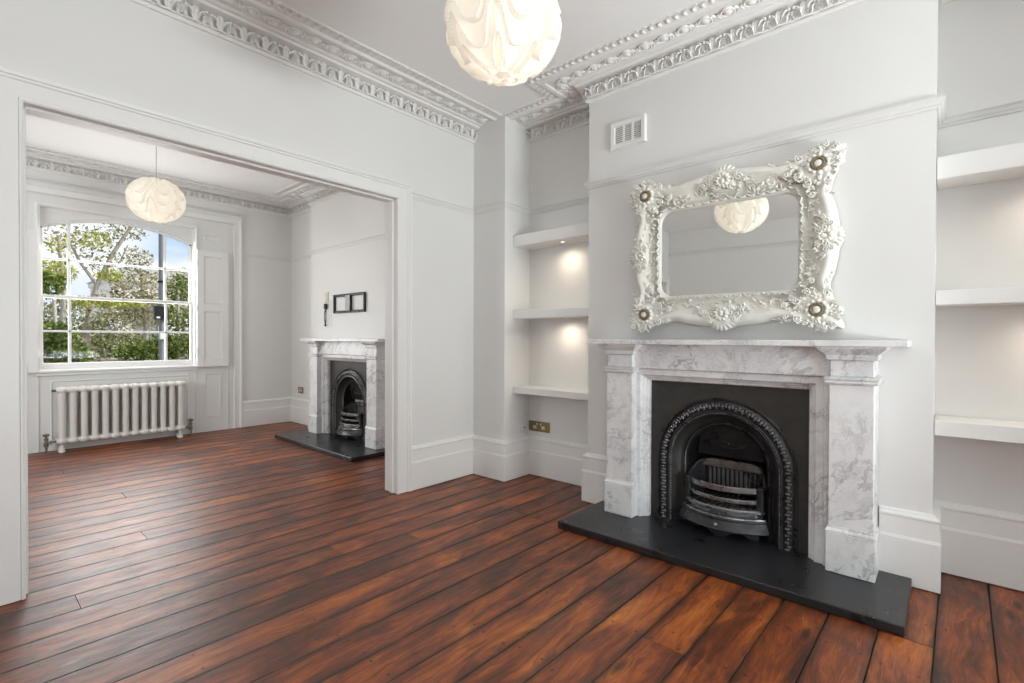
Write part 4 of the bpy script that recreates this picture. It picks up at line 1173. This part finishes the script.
# ------------------------------------------------------------------ light
w = bpy.data.worlds.new('sky'); SC.world = w; w.use_nodes = True; nt = w.node_tree; nt.nodes.clear()
o_ = nt.nodes.new('ShaderNodeOutputWorld'); bg = nt.nodes.new('ShaderNodeBackground')
tc = nt.nodes.new('ShaderNodeTexCoord'); nz = nt.nodes.new('ShaderNodeTexNoise'); rp = nt.nodes.new('ShaderNodeValToRGB'); mpn = nt.nodes.new('ShaderNodeMapping')
mpn.inputs['Scale'].default_value = (1, 1, 2.2)
nt.links.new(tc.outputs['Generated'], mpn.inputs[0]); nt.links.new(mpn.outputs[0], nz.inputs['Vector'])
nz.inputs['Scale'].default_value = 3.2; nz.inputs['Detail'].default_value = 5
rp.color_ramp.elements[0].position = .36; rp.color_ramp.elements[0].color = (.50, .68, .95, 1)
rp.color_ramp.elements[1].position = .52; rp.color_ramp.elements[1].color = (.96, .97, 1, 1)
nt.links.new(nz.outputs['Fac'], rp.inputs[0]); nt.links.new(rp.outputs[0], bg.inputs[0]); bg.inputs[1].default_value = 1.35
nt.links.new(bg.outputs[0], o_.inputs[0])

def area(name, loc, rot, sx, sy, energy, col, spread=180):
    l = bpy.data.lights.new(name, 'AREA'); l.shape = 'RECTANGLE'; l.size = sx; l.size_y = sy; l.energy = energy; l.color = col; l.spread = R(spread)
    o = bpy.data.objects.new(name, l); COL.objects.link(o); o.location = loc; o.rotation_euler = rot; return o
DAY = (.915, .972, .985)
area('garden_window_daylight', (1.75, YB-.2, 1.35), (R(90), 0, R(6)), 1.6, 2.3, 38, DAY)
area('ceiling_fill', (1.75, YB-.22, .75), (R(162), 0, 0), 1.6, .5, 330, DAY)  # added upward fill outside the back window, brightens the ceiling
area('front_room_fill', (XL-.16, -1.4, 1.4), (R(86), 0, R(-82)), 1.7, 2.0, 36, DAY)  # added frontal fill behind the invented side window
area('street_window_daylight', (1.285, YW+.26, 1.68), (R(70), 0, R(180)), 1.36, 1.6, 68, (1, .98, .96))
area('far_room_fill', (XL-.18, 4.9, 1.7), (R(88), 0, R(-45)), 1.5, 1.7, 86, DAY)  # added far room fill behind its invented window, turned to the end wall
sun = bpy.data.lights.new('sun', 'SUN'); sun.energy = 8.5; sun.color = (1, .95, .86); sun.angle = R(1)
so_ = bpy.data.objects.new('sun', sun); COL.objects.link(so_)
so_.rotation_euler = Vector((-.75, .35, -.85)).to_track_quat('-Z', 'Y').to_euler()

# ------------------------------------------------------------------ camera
cam = bpy.data.cameras.new('camera'); co = bpy.data.objects.new('camera', cam); COL.objects.link(co)
cam.sensor_width = 36; cam.lens = CAMP[3]/1024*36; cam.shift_y = CAMP[4]/1024; cam.clip_start = .02
m = Matrix((( CR.x, CU.x, -CF.x, 0), (CR.y, CU.y, -CF.y, 0), (CR.z, CU.z, -CF.z, 1.2), (0, 0, 0, 1)))
co.matrix_world = m
SC.camera = co
vs_ = SC.view_settings; vs_.view_transform = 'Standard'; vs_.look = 'None'; vs_.exposure = -.28; vs_.gamma = 1.0; vs_.use_curve_mapping = False
SC.cycles.use_denoising = True
SC.cycles.max_bounces = 10; SC.cycles.diffuse_bounces = 6; SC.cycles.transparent_max_bounces = 12
SC.cycles.caustics_reflective = False; SC.cycles.caustics_refractive = False
SC.cycles.sample_clamp_indirect = 4
